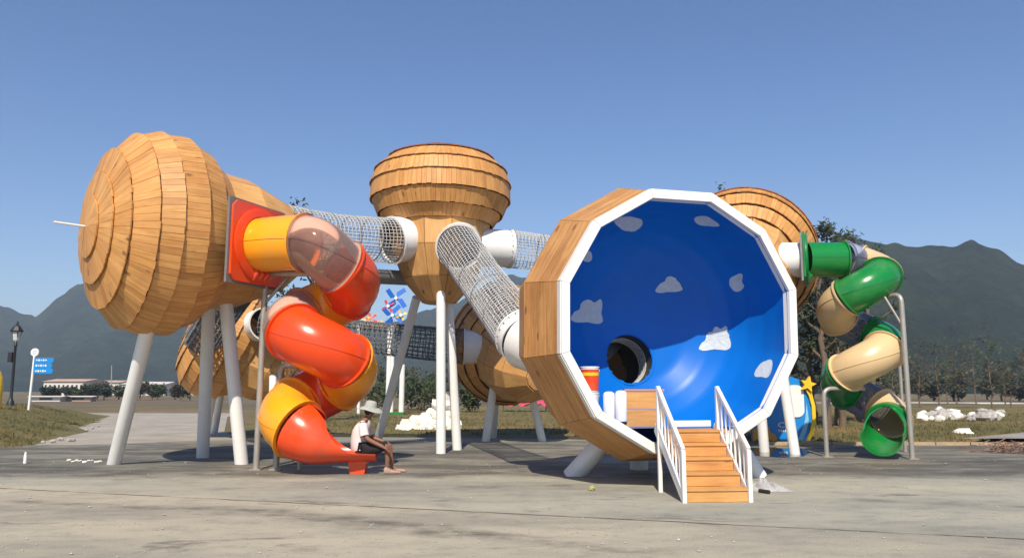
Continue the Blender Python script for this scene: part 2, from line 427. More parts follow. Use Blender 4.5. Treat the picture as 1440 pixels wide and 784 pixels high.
def lawn_h(x, y):
    fy = 28.3 + 0.25 * math.sin(x * 0.9) + 0.5 * mnoise.noise(Vector((x * .4, 1, 0)))
    if x > 1: fy = 27.6 - (x - 1) * 0.58 + 0.25 * mnoise.noise(Vector((x * .6, 2, 0)))
    fy = max(fy, 23.9)
    lx = -9.3 - (y - 27) * 0.27
    d = max(-0.25, min((y - fy) / 3.0, (x - lx) / 1.5, 1.0))
    k = d * d * (3 - 2 * d) if d > 0 else d * 0.4
    return k * 0.16 + 0.04 * mnoise.noise(Vector((x * .45, y * .45, 3))) * (d > 0) - 0.015
mound('lawn_strip', lawn_h, -24, 60, 22, 78, 140, 70, LAWN)
# sandstone kerb bordering the plaza on the right
kb = MB()
xs = [7.4 + i * 1.0 for i in range(33)]
for i in range(32):
    yb = 23.55 - (xs[i] - 7.4) * 0.03
    kb.box((xs[i] + .5, yb, 0.035), (0.985, 0.16, 0.11))
solo('kerb', kb, KERB, 'low sandstone kerb between the plaza and the lawn', 'kerb')
struct('side_path', sheet([(13.5, 23.9), (40, 22.7), (40, 30), (22, 31)], 0.17), plain('side_path_concrete', (0.30, 0.27, 0.235), 0.9, var=0.25, scale=0.6))

# ---- mountains
def mtn_mat(name, lo, hi):
    m, nt, b, out = new_mat(name)
    c = coords(nt)
    n1 = noise_tex(nt, c, 0.010, 6, 0.7); n2 = noise_tex(nt, c, 0.085, 8, 0.8)
    col = ramp(nt, n1, [(0.35, lo), (0.68, hi)])
    col = mix(nt, 0.9, col, ramp(nt, n2, [(0.34, (0.2, 0.25, 0.28)), (0.66, (1.8, 1.6, 1.3))]), 'MULTIPLY')
    nt.links.new(col, b.inputs['Base Color']); b.inputs['Roughness'].default_value = 1.0
    b.inputs['Specular IOR Level'].default_value = 0.0
    bump(nt, b, n2, 1.0, 9.0)
    return m
def crest(us, u):
    for (a, ha), (b_, hb) in zip(us, us[1:]):
        if a <= u <= b_:
            t = (u - a) / (b_ - a); t = t * t * (3 - 2 * t) * 0.6 + t * 0.4
            return ha + (hb - ha) * t
    return us[0][1] if u < us[0][0] else us[-1][1]
def range_(name, prof, D0, D1, D2, nu, seed, mat):
    u0, u1 = prof[0][0], prof[-1][0]; rows = 130; mb = MB()
    for j in range(rows + 1):
        t = j / rows
        for i in range(nu + 1):
            u = u0 + (u1 - u0) * i / nu
            v = crest(prof, u)
            x = (u - 720) / F
            H = (548 - v) / F * D1 * 1.005 + CH
            if t < 0.7:
                k = t / 0.7; y = D0 + (D1 - D0) * k; h = H * (k ** 1.15)
            else:
                k = (t - 0.7) / 0.3; y = D1 + (D2 - D1) * k; h = H * (1 - k * 0.9)
            p = Vector((x * y, y, h))
            nn = mnoise.fractal(Vector((p.x * 0.007 + seed, p.y * 0.007, seed)), 0.9, 2.1, 5)
            rg = abs(mnoise.noise(Vector((p.x * 0.012 + seed, p.y * 0.004, 3.3)))) 
            env = min(1.0, t * 4) * (1 - 0.82 * max(0, 1 - abs(t - 0.7) / 0.16))
            p.z += (nn * 0.10 - rg * 0.10) * H * env
            p.z += 2.6 * mnoise.noise(Vector((p.x * 0.06, p.y * 0.06, seed)))* min(1, t * 5)
            p.z += (3.2 * mnoise.noise(Vector((p.x * 0.11, p.y * 0.11, seed))) + 5.5 * mnoise.noise(Vector((p.x * 0.03, p.y * 0.025, seed + 5)))) * min(1, t * 5) * .8
            if j == 0: p.z = -3
            mb.v.append(p)
    n = nu + 1
    mb.f = [(j * n + i, j * n + i + 1, (j + 1) * n + i + 1, (j + 1) * n + i) for j in range(rows) for i in range(nu)]
    return struct(name, mb, mat, True)
MTN = mtn_mat('forested_slope', (0.011, 0.026, 0.016), (0.038, 0.060, 0.028))
range_('mountain_range', [(-700, 470), (-400, 410), (-150, 425), (0, 432), (48, 444), (78, 420), (105, 400), (150, 392), (220, 405), (330, 430), (430, 452), (520, 458), (560, 452), (600, 436), (640, 425), (690, 395), (722, 384), (750, 390), (800, 400), (900, 390), (1050, 372), (1300, 380), (1700, 400), (2200, 440)], 700, 1250, 2000, 520, 4.2, MTN)
range_('hill', [(640, 540), (720, 470), (800, 430), (900, 395), (1000, 370), (1100, 350), (1150, 344), (1215, 333), (1270, 334), (1300, 341), (1330, 350), (1352, 345), (1378, 332), (1400, 341), (1440, 364), (1500, 385), (1600, 372), (1750, 390), (2000, 430), (2300, 480)], 330, 640, 1000, 520, 9.7, MTN)

# ================================================================== POD BUILDER
RINGS = [((0.03, 0.985), (0.58, 0.915), 18), ((0.54, 0.905), (1.06, .80), 44), ((1.02, .785), (1.52, .625), 62), ((1.48, .61), (1.875, .255), 82),
         ((1.845, .255), (1.97, -0.12), 96), ((1.945, -.11), (1.95, -.56), 96), ((1.915, -.56), (1.73, -.96), 88), ((1.69, -.96), (1.45, -1.26), 76)]
NECK = [(1.39, -1.12), (1.30, -2.0), (0.98, -2.8), (0.46, -3.42)]
PLANKS = []
def build_plank_meshes():
    for (r0, z0), (r1, z1), n in RINGS:
        d = Vector((r1 - r0, 0, z1 - z0)); nrm = Vector((-d.z, 0, d.x)).normalized()
        if nrm.x * (r0 + r1) / 2 + nrm.z * 0.2 < 0: nrm = -nrm
        if r0 < 0.1: nrm = Vector((0.15, 0, 1)).normalized()
        vs = []
        for lift, (r, z) in ((0.0, (r0, z0)), (0.023, (r1, z1))):
            hw = (r * math.tan(PI / n)) - 0.0015
            hw = max(hw, 0.006)
            base = Vector((r, 0, z)) + nrm * lift
            vs += [base + Vector((0, -hw, 0)), base + Vector((0, hw, 0)), base + Vector((0, hw, 0)) + nrm * 0.028, base + Vector((0, -hw, 0)) + nrm * 0.028]
        mb = MB().add(vs, [(0, 1, 2, 3), (7, 6, 5, 4), (0, 4, 5, 1), (1, 5, 6, 2), (2, 6, 7, 3), (3, 7, 4, 0)])
        d.normalize()
        PLANKS.append((mb.mesh('plank', HEADWOOD), mb.mesh('plank', REDWOOD), d, n))
build_plank_meshes()
PANELS = []
for (r0, z0), (r1, z1) in zip(NECK, NECK[1:]):
    t = math.tan(PI / 12); c = 1.0
    d = Vector((r1 - r0, 0, z1 - z0)); nrm = Vector((-d.z, 0, d.x)).normalized()
    if nrm.x < 0: nrm = -nrm
    vs = []
    for o in (0.0, 0.03):
        for (r, z), e in (((r0, z0 - .004), 1), ((r1, z1 + .004), 1)):
            hw = r * t - 0.003
            vs += [Vector((r, -hw, z)) + nrm * o, Vector((r, hw, z)) + nrm * o]
    PANELS.append(MB().add(vs, [(0, 1, 3, 2), (4, 6, 7, 5), (0, 4, 5, 1), (2, 3, 7, 6), (0, 2, 6, 4), (1, 5, 7, 3)]).mesh('panel', PANELWOOD))

def tube_mb(a, b, r, n=32, wall=0.025, lip=0.028, lipw=0.045):
    """open round pipe from a to b, with a lip ring at end b"""
    a = Vector(a); b = Vector(b); L = (b - a).length
    M = Matrix.Translation(a) @ frame(b - a).to_4x4()
    m = MB(); m.lathe([(r, 0), (r, L), (r - wall, L), (r - wall, 0), (r, 0)], n, M)
    l = MB(); l.lathe([(r + .002, L - lipw), (r + lip, L - lipw), (r + lip, L + .004), (r - wall + .002, L + .004)], n, M)
    return m, l, M, L
def add_port(root, a, b, r, name='port', mat=None, bolts=0):
    m, l, M, L = tube_mb(a, b, r)
    p = part(name, m, mat or PORTW, root, True)
    part('port_lip', l, mat or PORTW, p, True)
    part('port_shade_liner', MB().lathe([(r - .028, L * .97), (r - .03, max(.02, L - .55)), (0, max(.015, L - .56))], 32, M), RUBBER_SHADE, p, True)  # dark liner and end disc stand in for the unlit pod interior
    if bolts:
        bb = MB()
        for k in range(bolts):
            a_ = 2 * PI * k / bolts
            c = M @ Vector((r + .004, 0, 0)); 
            p0 = M @ Vector(((r + .03) * math.cos(a_), (r + .03) * math.sin(a_), L - .09)); p1 = M @ Vector(((r - .01) * math.cos(a_), (r - .01) * math.sin(a_), L - .09))
            bb.tube([p0, p1], 0.014, 6)
        part('bolt_ring', bb, STEELG, p, False, 'stuff')
    return p
def make_pod(label, center, axis, scale, legs, leg_r, red_rings=(), roll=0.0, spin=0):
    c = Vector(center)
    root = thing('wooden_pod', label, 'play pod', (c.x, c.y, 0), 'wooden seed-head play pods on white stilts')
    M = Matrix.Translation(c - Vector((c.x, c.y, 0))) @ frame(axis).to_4x4() @ Matrix.Scale(scale, 4) @ Matrix.Rotation(roll, 4, 'Z')
    # dark backing shell of the head, planks on it
    prof = []
    for (r0, z0), (r1, z1), n in RINGS: prof += [(max(0.0, r0 * .985 - .012), z0 - 0.012), (r1 * .985 - .015, z1 + 0.004)]
    prof += [(1.3, -1.28)]
    head = link('head', MB().lathe(prof, 48).mesh('head', BACKWOOD, False), root); head.matrix_local = M
    rnd = random.Random(spin + 3); cand = []
    Mw = Matrix.Translation((c.x, c.y, 0)) @ M; eye = Vector((0, 0, CH)); hc_ = Mw @ Vector((0, 0, 0))
    for ri, (me, mer, d, n) in enumerate(PLANKS):
        (r0, z0), (r1, z1), _ = RINGS[ri]; rm, zm = (r0 + r1) / 2, (z0 + z1) / 2
        nl = Vector((-(z1 - z0), 0, r1 - r0)); nl = nl if nl.x * rm + nl.z * .2 > 0 else -nl
        for k in range(n):
            a = 2 * PI * k / n + ri * 0.37
            T = Matrix.Rotation(a, 4, 'Z') @ Matrix.Translation(d * (rnd.uniform(-0.006, 0.010) if ri else 0) + Vector((rnd.uniform(-.002, .003), 0, 0))) @ Matrix.Rotation(rnd.uniform(-0.003, 0.003), 4, 'Y')
            p = Mw @ (T @ Vector((rm, 0, zm))); nw = (Mw.to_3x3() @ (T.to_3x3() @ nl)).normalized()
            cand.append((-nw.dot((eye - p).normalized()), len(cand), mer if ri in red_rings else me, T))
    cand.sort(key=lambda q: q[:2])
    for _, _, me, T in cand[:300]:
        o = link('plank', me, head); o.matrix_local = T
    rest = MB()
    for _, _, me, T in cand[300:]:
        rest.add([T @ v.co for v in me.vertices], [tuple(p.vertices) for p in me.polygons])
    ro = link('rear_planks', rest.mesh('rear_planks', HEADWOOD), head); ro['kind'] = 'stuff'
    neck = link('neck', MB().lathe([(r - .012, z) for r, z in NECK] + [(0.0, -3.43)], 12, Matrix.Rotation(PI / 12, 4, 'Z')).mesh('neck', BACKWOOD), root); neck.matrix_local = M
    for me in PANELS:
        for k in range(12):
            o = link('panel', me, neck); o.matrix_local = Matrix.Rotation(2 * PI * k / 12, 4, 'Z')
    link('neck_cap', MB().lathe([(0.47, -3.40), (0.44, -3.46), (0.0, -3.48)], 12, Matrix.Rotation(PI / 12, 4, 'Z')).mesh('neck_cap', PANELWOOD), root).matrix_local = M
    for a, b in legs:
        a = Vector(a); b = Vector(b)
        part('leg', MB().tube([a - Vector((0, 0, 0.02)), b], leg_r, 20), WHITE, root, True)
    return root, Matrix.Translation((c.x, c.y, 0)) @ M

def leg_px(u, v, ut, vt, Yt):
    return (G(u, v), W(ut, vt, Yt))

# ---- pod A, left, lying on its side
cA = W(199, 327, 16.0); axA = Vector((-0.73, -0.68, -0.02)).normalized()
podA, MA = make_pod('wooden pod lying on its side with a white spike at its tip', cA, axA, 1.06,
    [leg_px(160, 652, 208, 460, 16.0), leg_px(285, 643, 294, 425, 17.7), leg_px(340, 652, 316, 408, 17.0)], 0.145, (), 0.1, 1)
tip = cA + axA * 1.0
part('spike', MB().tube([tip, tip + axA * 0.62 + Vector((0, 0, .02))], 0.022, 10), WHITE, podA, True)
# ---- pod C, centre, upright
cC = W(620, 258, 21.5); axC = Vector((0.0, 0.02, 1)).normalized()
podC, MC = make_pod('upright wooden pod on tall stilts with three white tunnel ports around its neck', cC, axC, 0.985,
    [leg_px(620, 637, 620, 408, 20.9), leg_px(643, 632, 631, 425, 21.5), leg_px(530, 622, 586, 418, 22.0)], 0.125, (0, 1, 2), 0.05, 2)
# ---- pod E, behind the bowl on the right, head leaning away
cE = W(1046, 360, 21.9); axE = Vector((0.30, 0.82, 0.42)).normalized()
podE, ME = make_pod('wooden pod leaning away behind the blue bowl, joined to the green slide', cE, axE, 1.0,
    [leg_px(1118, 638, 1092, 470, 20.6), leg_px(1075, 635, 1062, 480, 20.6), leg_px(1020, 620, 1030, 480, 22.0)], 0.13, (0, 1, 2, 3, 4), 0.0, 3)
# ---- pod D, low behind the centre
cD = W(712, 482, 26.3); axD = Vector((-0.30, 0.86, 0.33)).normalized()
podD, MD = make_pod('low wooden pod mostly in shade behind the tall central stilts', cD, axD, 1.0,
    [leg_px(683, 620, 699, 510, 24.9), leg_px(693, 615, 700, 520, 26.0), leg_px(763, 620, 738, 515, 25.2)], 0.125, (), 0.2, 4)
# ---- pod F, low behind the left pod
cF = W(305, 476, 27.0); axF = Vector((-0.80, -0.30, 0.42)).normalized()
podF, MF = make_pod('low wooden pod behind the pod that carries the orange slide', cF, axF, 1.0,
    [leg_px(290, 614, 302, 520, 26.6), leg_px(301, 609, 316, 520, 27.6), leg_px(383, 623, 384, 520, 26.8)], 0.125, (), 0.0, 5)

# ================================================================== NET TUNNELS
def net_tunnel(label, pts, r, nl=22, step=0.15, rope=0.0135, mat=ROPE, diamond=0.0, sag=0.0, hoops=4, seed=0):
    a, b = Vector(pts[0]), Vector(pts[-1]); L = (b - a).length
    root = thing('net_tunnel', label, 'net tunnel', (a + b) / 2, 'rope net tunnels between the pods')
    rnd = random.Random(seed)
    M = frame(b - a); nseg = max(6, int(L / step))
    def P(t, ang):
        q = 1 - 0.07 * math.sin(PI * t)
        c = a.lerp(b, t) + Vector((0, 0, -sag * math.sin(PI * t)))
        return c + M @ Vector((math.cos(ang) * r * q, math.sin(ang) * r * q, 0))
    jit = [[(rnd.uniform(-.12, .12) * 2 * PI / nl, rnd.uniform(-.1, .1) / nseg) for k in range(nl)] for i in range(nseg + 1)]
    def node(i, k):
        ja, jt = jit[i][k % nl]
        if i in (0, nseg): ja *= .3; jt = 0
        return P(i / nseg + jt, 2 * PI * k / nl + ja + diamond * i)
    mb = MB()
    for k in range(nl): mb.tube([node(i, k) for i in range(nseg + 1)], rope, 4, False)
    for i in range(1, nseg): mb.tube([node(i, k) for k in range(nl)], rope * .9, 4, closed=True)
    part('rope_net', mb, mat, root, False, 'stuff')
    for h in range(hoops + 1):
        t = h / max(1, hoops); t = min(max(t, .004), .996)
        part('hoop', MB().tube([P(t, 2 * PI * k / 28) + M @ Vector((0, 0, 0)) for k in range(28)], 0.016, 6, closed=True), STEELG, root, True)
    return root
# ports of C
def axis_pt(M, z): return M @ Vector((0, 0, z))
nC = axis_pt(MC, -1.62)
pCl_a, pCl_b = W(608, 332, 21.25), W(551, 338, 20.4)
add_port(podC, pCl_a + (pCl_a - pCl_b).normalized() * .5, pCl_b, 0.62)
pCf_b = W(645, 347, 19.85); pCf_a = W(646, 336, 21.2)
pCr_a, pCr_b = W(672, 347, 21.3), W(719, 350, 21.55)
add_port(podC, pCr_a, pCr_b, 0.52, bolts=22)
# ================================================================== BOWL (B)
Bc = Vector((2.903, 13.2, 2.777)); yawB = 0.274
aB = Vector((math.sin(yawB), -math.cos(yawB), -0.036)).normalized()
rB = Vector((0, 0, 1)).cross(aB).normalized(); uB = aB.cross(rB)
MBw = Matrix.Translation(Bc) @ Matrix((uB, rB, aB)).transposed().to_4x4()   # local x up, y right, z out of the mouth
bowl = thing('bowl_pod', 'big twelve-sided wooden bowl with a white rim and a blue inside', 'play pod', (Bc.x, Bc.y + .8, 0))
roll = -0.266
def vB(r, z, k): 
    a = roll + k * PI / 6
    return MBw @ Vector((r * math.cos(a), r * math.sin(a), z))
RO, RI = 2.272, 2.125
secs = [(2.255, -0.03), (2.55, -1.15), (2.36, -2.1), (1.75, -2.85), (0.9, -3.3)]
# backing shell
sh = MB(); sh.lathe([(r - .035, z) for r, z in secs] + [(0.0, -3.32)], 12, MBw @ Matrix.Rotation(roll, 4, 'Z'))
shell = part('shell', sh, BACKWOOD, bowl)
for si, ((r0, z0), (r1, z1)) in enumerate(zip(secs, secs[1:])):
    nb = 5 if si == 0 else 4
    for k in range(12):
        am = roll + (k + .5) * PI / 6
        for j in range(nb):
            t0, t1 = j / nb, (j + 1) / nb
            mbd = MB(); vs = []
            L = math.hypot(r1 - r0, z1 - z0); g = 0.004 / L
            nr = Vector((-(z1 - z0), r1 - r0)).normalized()   # outward in (r,z)
            if nr.x < 0: nr = -nr
            for o in (0.0, 0.035):
                for t in (t0 + g, t1 - g):
                    r = r0 + (r1 - r0) * t; z = z0 + (z1 - z0) * t
                    ap = (r - .03) * math.cos(PI / 12) + nr.x * o; hw = (r - .03 + nr.x * o) * math.sin(PI / 12) - .004
                    zz = z + nr.y * o
                    vs += [Vector((ap, -hw, zz)), Vector((ap, hw, zz))]
            mbd.add(vs, [(0, 1, 3, 2), (4, 6, 7, 5), (0, 4, 5, 1), (2, 3, 7, 6), (0, 2, 6, 4), (1, 5, 7, 3)])
            key = ('bd', si, j)
            me = MATS.get(key)
            if me is None: me = MATS[key] = mbd.mesh('board', BOARDWOOD)
            o = link('board', me, shell)
            o.matrix_local = Matrix.Translation(-ORG[bowl.name]) @ MBw @ Matrix.Rotation(am, 4, 'Z')
part('rear_cap', MB().lathe([(0.92, -3.26), (0.9, -3.34), (0, -3.36)], 12, MBw @ Matrix.Rotation(roll, 4, 'Z')), BOARDWOOD, bowl)
# white rim: twelve mitred frame pieces
for k in range(12):
    vs = []
    for kk, s in ((k, 1), (k + 1, -1)):
        a = roll + kk * PI / 6 + s * 0.0012
        for r, z in ((RO, -.12), (RO, 0.04), (RI, 0.04), (RI - .02, -.12)):
            vs.append(MBw @ Vector((r * math.cos(a), r * math.sin(a), z)))
    part('rim_segment', MB().add(vs, [(0, 1, 2, 3), (7, 6, 5, 4), (0, 4, 5, 1), (1, 5, 6, 2), (2, 6, 7, 3), (3, 7, 4, 0)]), WHITE, bowl)
    # thin aluminium edge strip on top of the frame
    vs = []
    for kk, s in ((k, 1), (k + 1, -1)):
        a = roll + kk * PI / 6 + s * 0.003
        for r, z in ((RO + .018, -.14), (RO + .018, 0.012), (RO + .003, 0.012), (RO + .003, -.14)):
            vs.append(MBw @ Vector((r * math.cos(a), r * math.sin(a), z)))
    part('edge_strip', MB().add(vs, [(0, 1, 2, 3), (7, 6, 5, 4), (0, 4, 5, 1), (1, 5, 6, 2), (2, 6, 7, 3), (3, 7, 4, 0)]), WHITE, bowl)
# tunnel mouth
hole = W(884, 505, 14.72)
port_b = W(736, 471, 15.7)
tdir = (W(645, 345, 19.9) - port_b).normalized()
# blue liner with the hole left open
prof = [(2.115, -0.02), (2.115, -.38), (2.07, -.76), (1.96, -1.12), (1.77, -1.45), (1.48, -1.73), (1.10, -1.95), (0.65, -2.08), (0.3, -2.12), (0.0, -2.13)]
pp = []
for (r0, z0), (r1, z1) in zip(prof, prof[1:]):
    for j in range(5): pp.append((r0 + (r1 - r0) * j / 5, z0 + (z1 - z0) * j / 5))
pp.append(prof[-1])
def ngon_r(r, a, z):   # twelve-sided at the mouth, round at the back
    w = max(0, min(1, 1 + z / 1.3)) 
    s = ((a - roll) % (PI / 6)) - PI / 12
    return r * ((1 - w) + w * math.cos(PI / 12) / math.cos(s) * 1.0)
N = 144; lin = MB()
for r, z in pp:
    for k in range(N):
        a = 2 * PI * k / N; rr = ngon_r(r, a, z)
        lin.v.append(MBw @ Vector((rr * math.cos(a), rr * math.sin(a), z)))
def liner_point(u, v, lift=0.0):
    """where the sight line through a pixel meets the liner (for the painted clouds)"""
    d = ray(u, v).normalized(); o = Vector((0, 0, CH)); Mi = MBw.inverted()
    prev = None; t = 11.5
    while t < 18:
        q = Mi @ (o + d * t)
        if q.z < -0.021:
            rad = math.hypot(q.x, q.y); lim = 0
            for (r0, z0), (r1, z1) in zip(prof, prof[1:]):
                if z1 <= q.z <= z0: lim = ngon_r(r0 + (r1 - r0) * (q.z - z0) / (z1 - z0), math.atan2(q.y, q.x), q.z); break
            if rad > lim - 0.001: return o + d * (t - lift)
        t += 0.01
    return o + d * 15
hole = liner_point(884, 505)
_a, _b = liner_point(874, 505), liner_point(894, 505); _c, _d = liner_point(884, 495), liner_point(884, 515)
hin = (_b - _a).cross(_d - _c).normalized()
if hin.y < 0: hin = -hin
HR = 0.50
for i in range(len(pp) - 1):
    for k in range(N):
        q = (i * N + k, i * N + (k + 1) % N, (i + 1) * N + (k + 1) % N, (i + 1) * N + k)
        c = sum((lin.v[x] for x in q), Vector()) / 4
        e = c - hole; d_ = e.dot(hin); e -= hin * d_
        if e.length < HR - 0.005 and abs(d_) < .3: continue
        lin.f.append(q)
liner = part('blue_liner', lin, BLUE, bowl, True)
# curved dark crawl pipe from the hole to the outer port
pin = Vector((1.3, 15.7, 2.6))
ctrl = [hole - hin * .05, hole + hin * .3, hole + hin * .8 + Vector((0, .15, 0)), hole.lerp(pin, .7) + Vector((0, .5, 0)), pin]
cp = []
for i in range(len(ctrl) - 1):
    p0, p1, p2, p3 = ctrl[max(i - 1, 0)], ctrl[i], ctrl[i + 1], ctrl[min(i + 2, len(ctrl) - 1)]
    for k in range(6):
        t = k / 6; cp.append(.5 * (2 * p1 + (p2 - p0) * t + (2 * p0 - 5 * p1 + 4 * p2 - p3) * t * t + (3 * p1 - p0 - 3 * p2 + p3) * t ** 3))
cp.append(ctrl[-1])
part('crawl_pipe', MB().tube(cp, HR, 36, False), RUBBER_SHADE, bowl, True)
part('mouth_ring', MB().tube([hole - hin * .03 + frame(hin) @ Vector((math.cos(2 * PI * k / 48) * (HR + .01), math.sin(2 * PI * k / 48) * (HR + .005), 0)) for k in range(48)], 0.03, 8, closed=True), BLUE, bowl, True)
pv_ = add_port(bowl, port_b - tdir * 0.3, port_b, 0.57, bolts=24)
part('port_elbow', MB().tube([port_b - tdir * .29, port_b - tdir * .42 + Vector((.05, -.02, 0)), port_b.lerp(pin, .55) - tdir * .2, pin], .57, 32, False), PORTW, bowl, True)
nr_ = MB(); fm = frame(hin)
for j in range(5):
    nr_.tube([hole + hin * (.22 + .07 * j) + fm @ Vector((math.cos(2 * PI * k / 30) * (HR - .03), math.sin(2 * PI * k / 30) * (HR - .03), 0)) for k in range(30)], .011, 4, closed=True)
for k in range(30):
    e_ = fm @ Vector((math.cos(2 * PI * k / 30) * (HR - .03), math.sin(2 * PI * k / 30) * (HR - .03), 0)); nr_.tube([hole + hin * .2 + e_, hole + hin * .52 + e_], .006, 4)
part('inner_net', nr_, ROPE, bowl, False, 'stuff')
BLUE.node_tree.nodes['Principled BSDF'].inputs['Specular IOR Level'].default_value = 0.22
# painted clouds on the liner
def cloud(u, v, pts, nm='painted_cloud'):
    # outline in photo pixels laid onto the liner surface, subdivided so that it follows the curve
    cx = sum(p[0] for p in pts) / len(pts); cy = sum(p[1] for p in pts) / len(pts)
    dense = []; npt = len(pts)
    for i in range(npt):
        p0, p1, p2, p3 = pts[i - 1], pts[i], pts[(i + 1) % npt], pts[(i + 2) % npt]
        for j in range(6):
            t = j / 6; q = [.5 * (2 * p1[m] + (p2[m] - p0[m]) * t + (2 * p0[m] - 5 * p1[m] + 4 * p2[m] - p3[m]) * t * t + (3 * p1[m] - p0[m] - 3 * p2[m] + p3[m]) * t ** 3) for m in (0, 1)]
            k = 1 + .05 * abs(math.sin(t * PI)); dense.append((cx + (q[0] - cx) * k + random.uniform(-.2, .2), cy + (q[1] - cy) * k + random.uniform(-.2, .2)))
    mb = MB(); rows = 5; nn = len(dense)
    for s in range(1, rows + 1):
        for x, y in dense: mb.v.append(liner_point(cx + (x - cx) * s / rows * .92, cy + (y - cy) * s / rows * .92, 0.012))
    mb.v.append(liner_point(cx, cy, 0.012)); ci = len(mb.v) - 1
    for k in range(nn): mb.f.append((ci, k, (k + 1) % nn))
    for s in range(rows - 1):
        for k in range(nn): mb.f.append((s * nn + k, s * nn + (k + 1) % nn, (s + 1) * nn + (k + 1) % nn, (s + 1) * nn + k))
    part(nm, mb, CLOUD, liner, True)
cloud(0, 0, [(862, 308), (876, 304), (893, 305), (905, 311), (898, 323), (884, 326), (870, 320)])
cloud(0, 0, [(976, 306), (990, 303), (1002, 308), (1013, 318), (994, 318), (980, 315)])
cloud(0, 0, [(819, 365), (827, 352), (833, 358), (830, 368)])
cloud(0, 0, [(921, 411), (926, 400), (934, 395), (939, 388), (948, 389), (953, 394), (959, 402), (959, 409), (940, 411)])
cloud(0, 0, [(1025, 394), (1032, 387), (1044, 384), (1044, 396), (1047, 403), (1038, 411), (1028, 406)])
cloud(0, 0, [(803, 452), (805, 440), (814, 434), (818, 424), (828, 420), (836, 424), (847, 420), (847, 440), (847, 455), (825, 454)])
cloud(0, 0, [(983, 493), (985, 483), (991, 478), (994, 468), (1001, 465), (1006, 458), (1014, 461), (1022, 457), (1024, 466), (1027, 474), (1027, 491), (1005, 492)])
cloud(0, 0, [(1060, 528), (1066, 514), (1077, 506), (1087, 507), (1082, 529), (1070, 530)])
# deck inside the bowl, threshold
def inB(x, y, z): return MBw @ Vector((x, y, z))
dk = MB()
ZF = 0.98
for j in range(13):
    z = -0.02 - 1.72 * j / 12
    r = 2.10
    for (r0, z0), (r1, z1) in zip(prof, prof[1:]):
        if z1 <= z <= z0: r = r0 + (r1 - r0) * (z - z0) / (z1 - z0)
    hx = ZF - Bc.z
    half = math.sqrt(max(0.01, (r * .975) ** 2 - hx ** 2))
    for s in (-1, 1): dk.v.append(MBw @ Vector((hx, s * half, z)) ); dk.v[-1].z = ZF
dk.f = [(2 * j, 2 * j + 1, 2 * j + 3, 2 * j + 2) for j in range(12)]
part('deck', dk, BLUE, bowl)
part('threshold', MB().box((3.02, 13.20, ZF - .06), (1.0, 0.42, 0.10), Matrix.Rotation(yawB, 3, 'Z')), STEPWOOD, bowl)
part('threshold_block', MB().box((3.06, 13.62, ZF + .055), (0.72, 0.10, 0.10), Matrix.Rotation(yawB, 3, 'Z')), WHITE, bowl)
# support legs of the bowl
for a, b, r in ((G(803, 668), W(868, 600, 14.9), 0.185), (Vector((4.6, 15.0, 0)), Vector((3.9, 15.0, 1.1)), 0.185), (Vector((2.6, 16.4, 0)), Vector((2.5, 15.7, 1.6)), 0.185)):
    part('leg', MB().tube([a - Vector((0, 0, .04)), b], r, 24), WHITE, bowl, True)
# things left inside the bowl
crate = thing('step_box', 'plain wooden step box standing inside the blue bowl', 'box', (2.24, 13.7, ZF))
for j, zz in enumerate((ZF + .15, ZF + .455)):
    part('board', MB().box((2.26, 13.52, zz), (0.64, 0.03, 0.296)), STEPWOOD, crate)
    part('board', MB().box((1.955, 13.685, zz), (0.03, 0.30, 0.296)), STEPWOOD, crate)
    part('board', MB().box((2.565, 13.685, zz), (0.03, 0.30, 0.296)), STEPWOOD, crate)
part('lid', MB().box((2.26, 13.67, ZF + .62), (0.68, 0.36, 0.03)), STEPWOOD, crate)
def pail(label, c, r, h, bands, cat='bucket'):
    t = thing('paint_pail', label, cat, c)
    z0 = c[2]
    prof_ = [(0.0, 0.004), (r * .88, 0.004), (r, h), (r * 1.04, h), (r * 1.04, h + .02), (0.0, h + .025)]
    part('pail_body', MB().lathe(prof_, 24, Matrix.Translation(c)), WHITE, t, True)
    for a, b, mt in bands:
        part('printed_band', MB().lathe([(r * (.88 + .12 * a) + .004, h * a), (r * (.88 + .12 * b) + .004, h * b)], 24, Matrix.Translation(c)), mt, t, True)
    part('handle', MB().tube([Vector(c) + Vector((r * 1.03 * math.cos(a), -r * .3 * math.sin(a) - .02 , h * .92 - abs(math.sin(a)) * h * .3)) for a in [PI * k / 10 for k in range(11)]], 0.006, 6), STEELG, t)
    return t
pail('plain white pail under the red-banded pail inside the blue bowl', (1.36, 13.78, 1.27), 0.16, 0.27, [])
pail('white pail with a red and yellow printed band inside the blue bowl', (1.36, 13.78, 1.566), 0.165, 0.42, [(0.05, 0.30, RED), (0.31, 0.66, RED), (0.67, 0.80, YELLOW), (0.81, 0.93, RED)])
for x, y, h, lab in ((1.665, 13.58, 0.50, 'plain white plastic drum beside the red-banded pail'), (1.86, 13.50, 0.52, 'plain white plastic drum against the wooden step box')):
    m = MB().lathe([(0, 0), (.095, 0), (.10, .02), (.10, h - .05), (.085, h - .02), (.04, h), (.0, h)], 20, Matrix.Translation((x, y, 1.075)))
    solo('plastic_drum', m, PLASTICF, lab, 'drum', None, True, (x, y, 1.075))

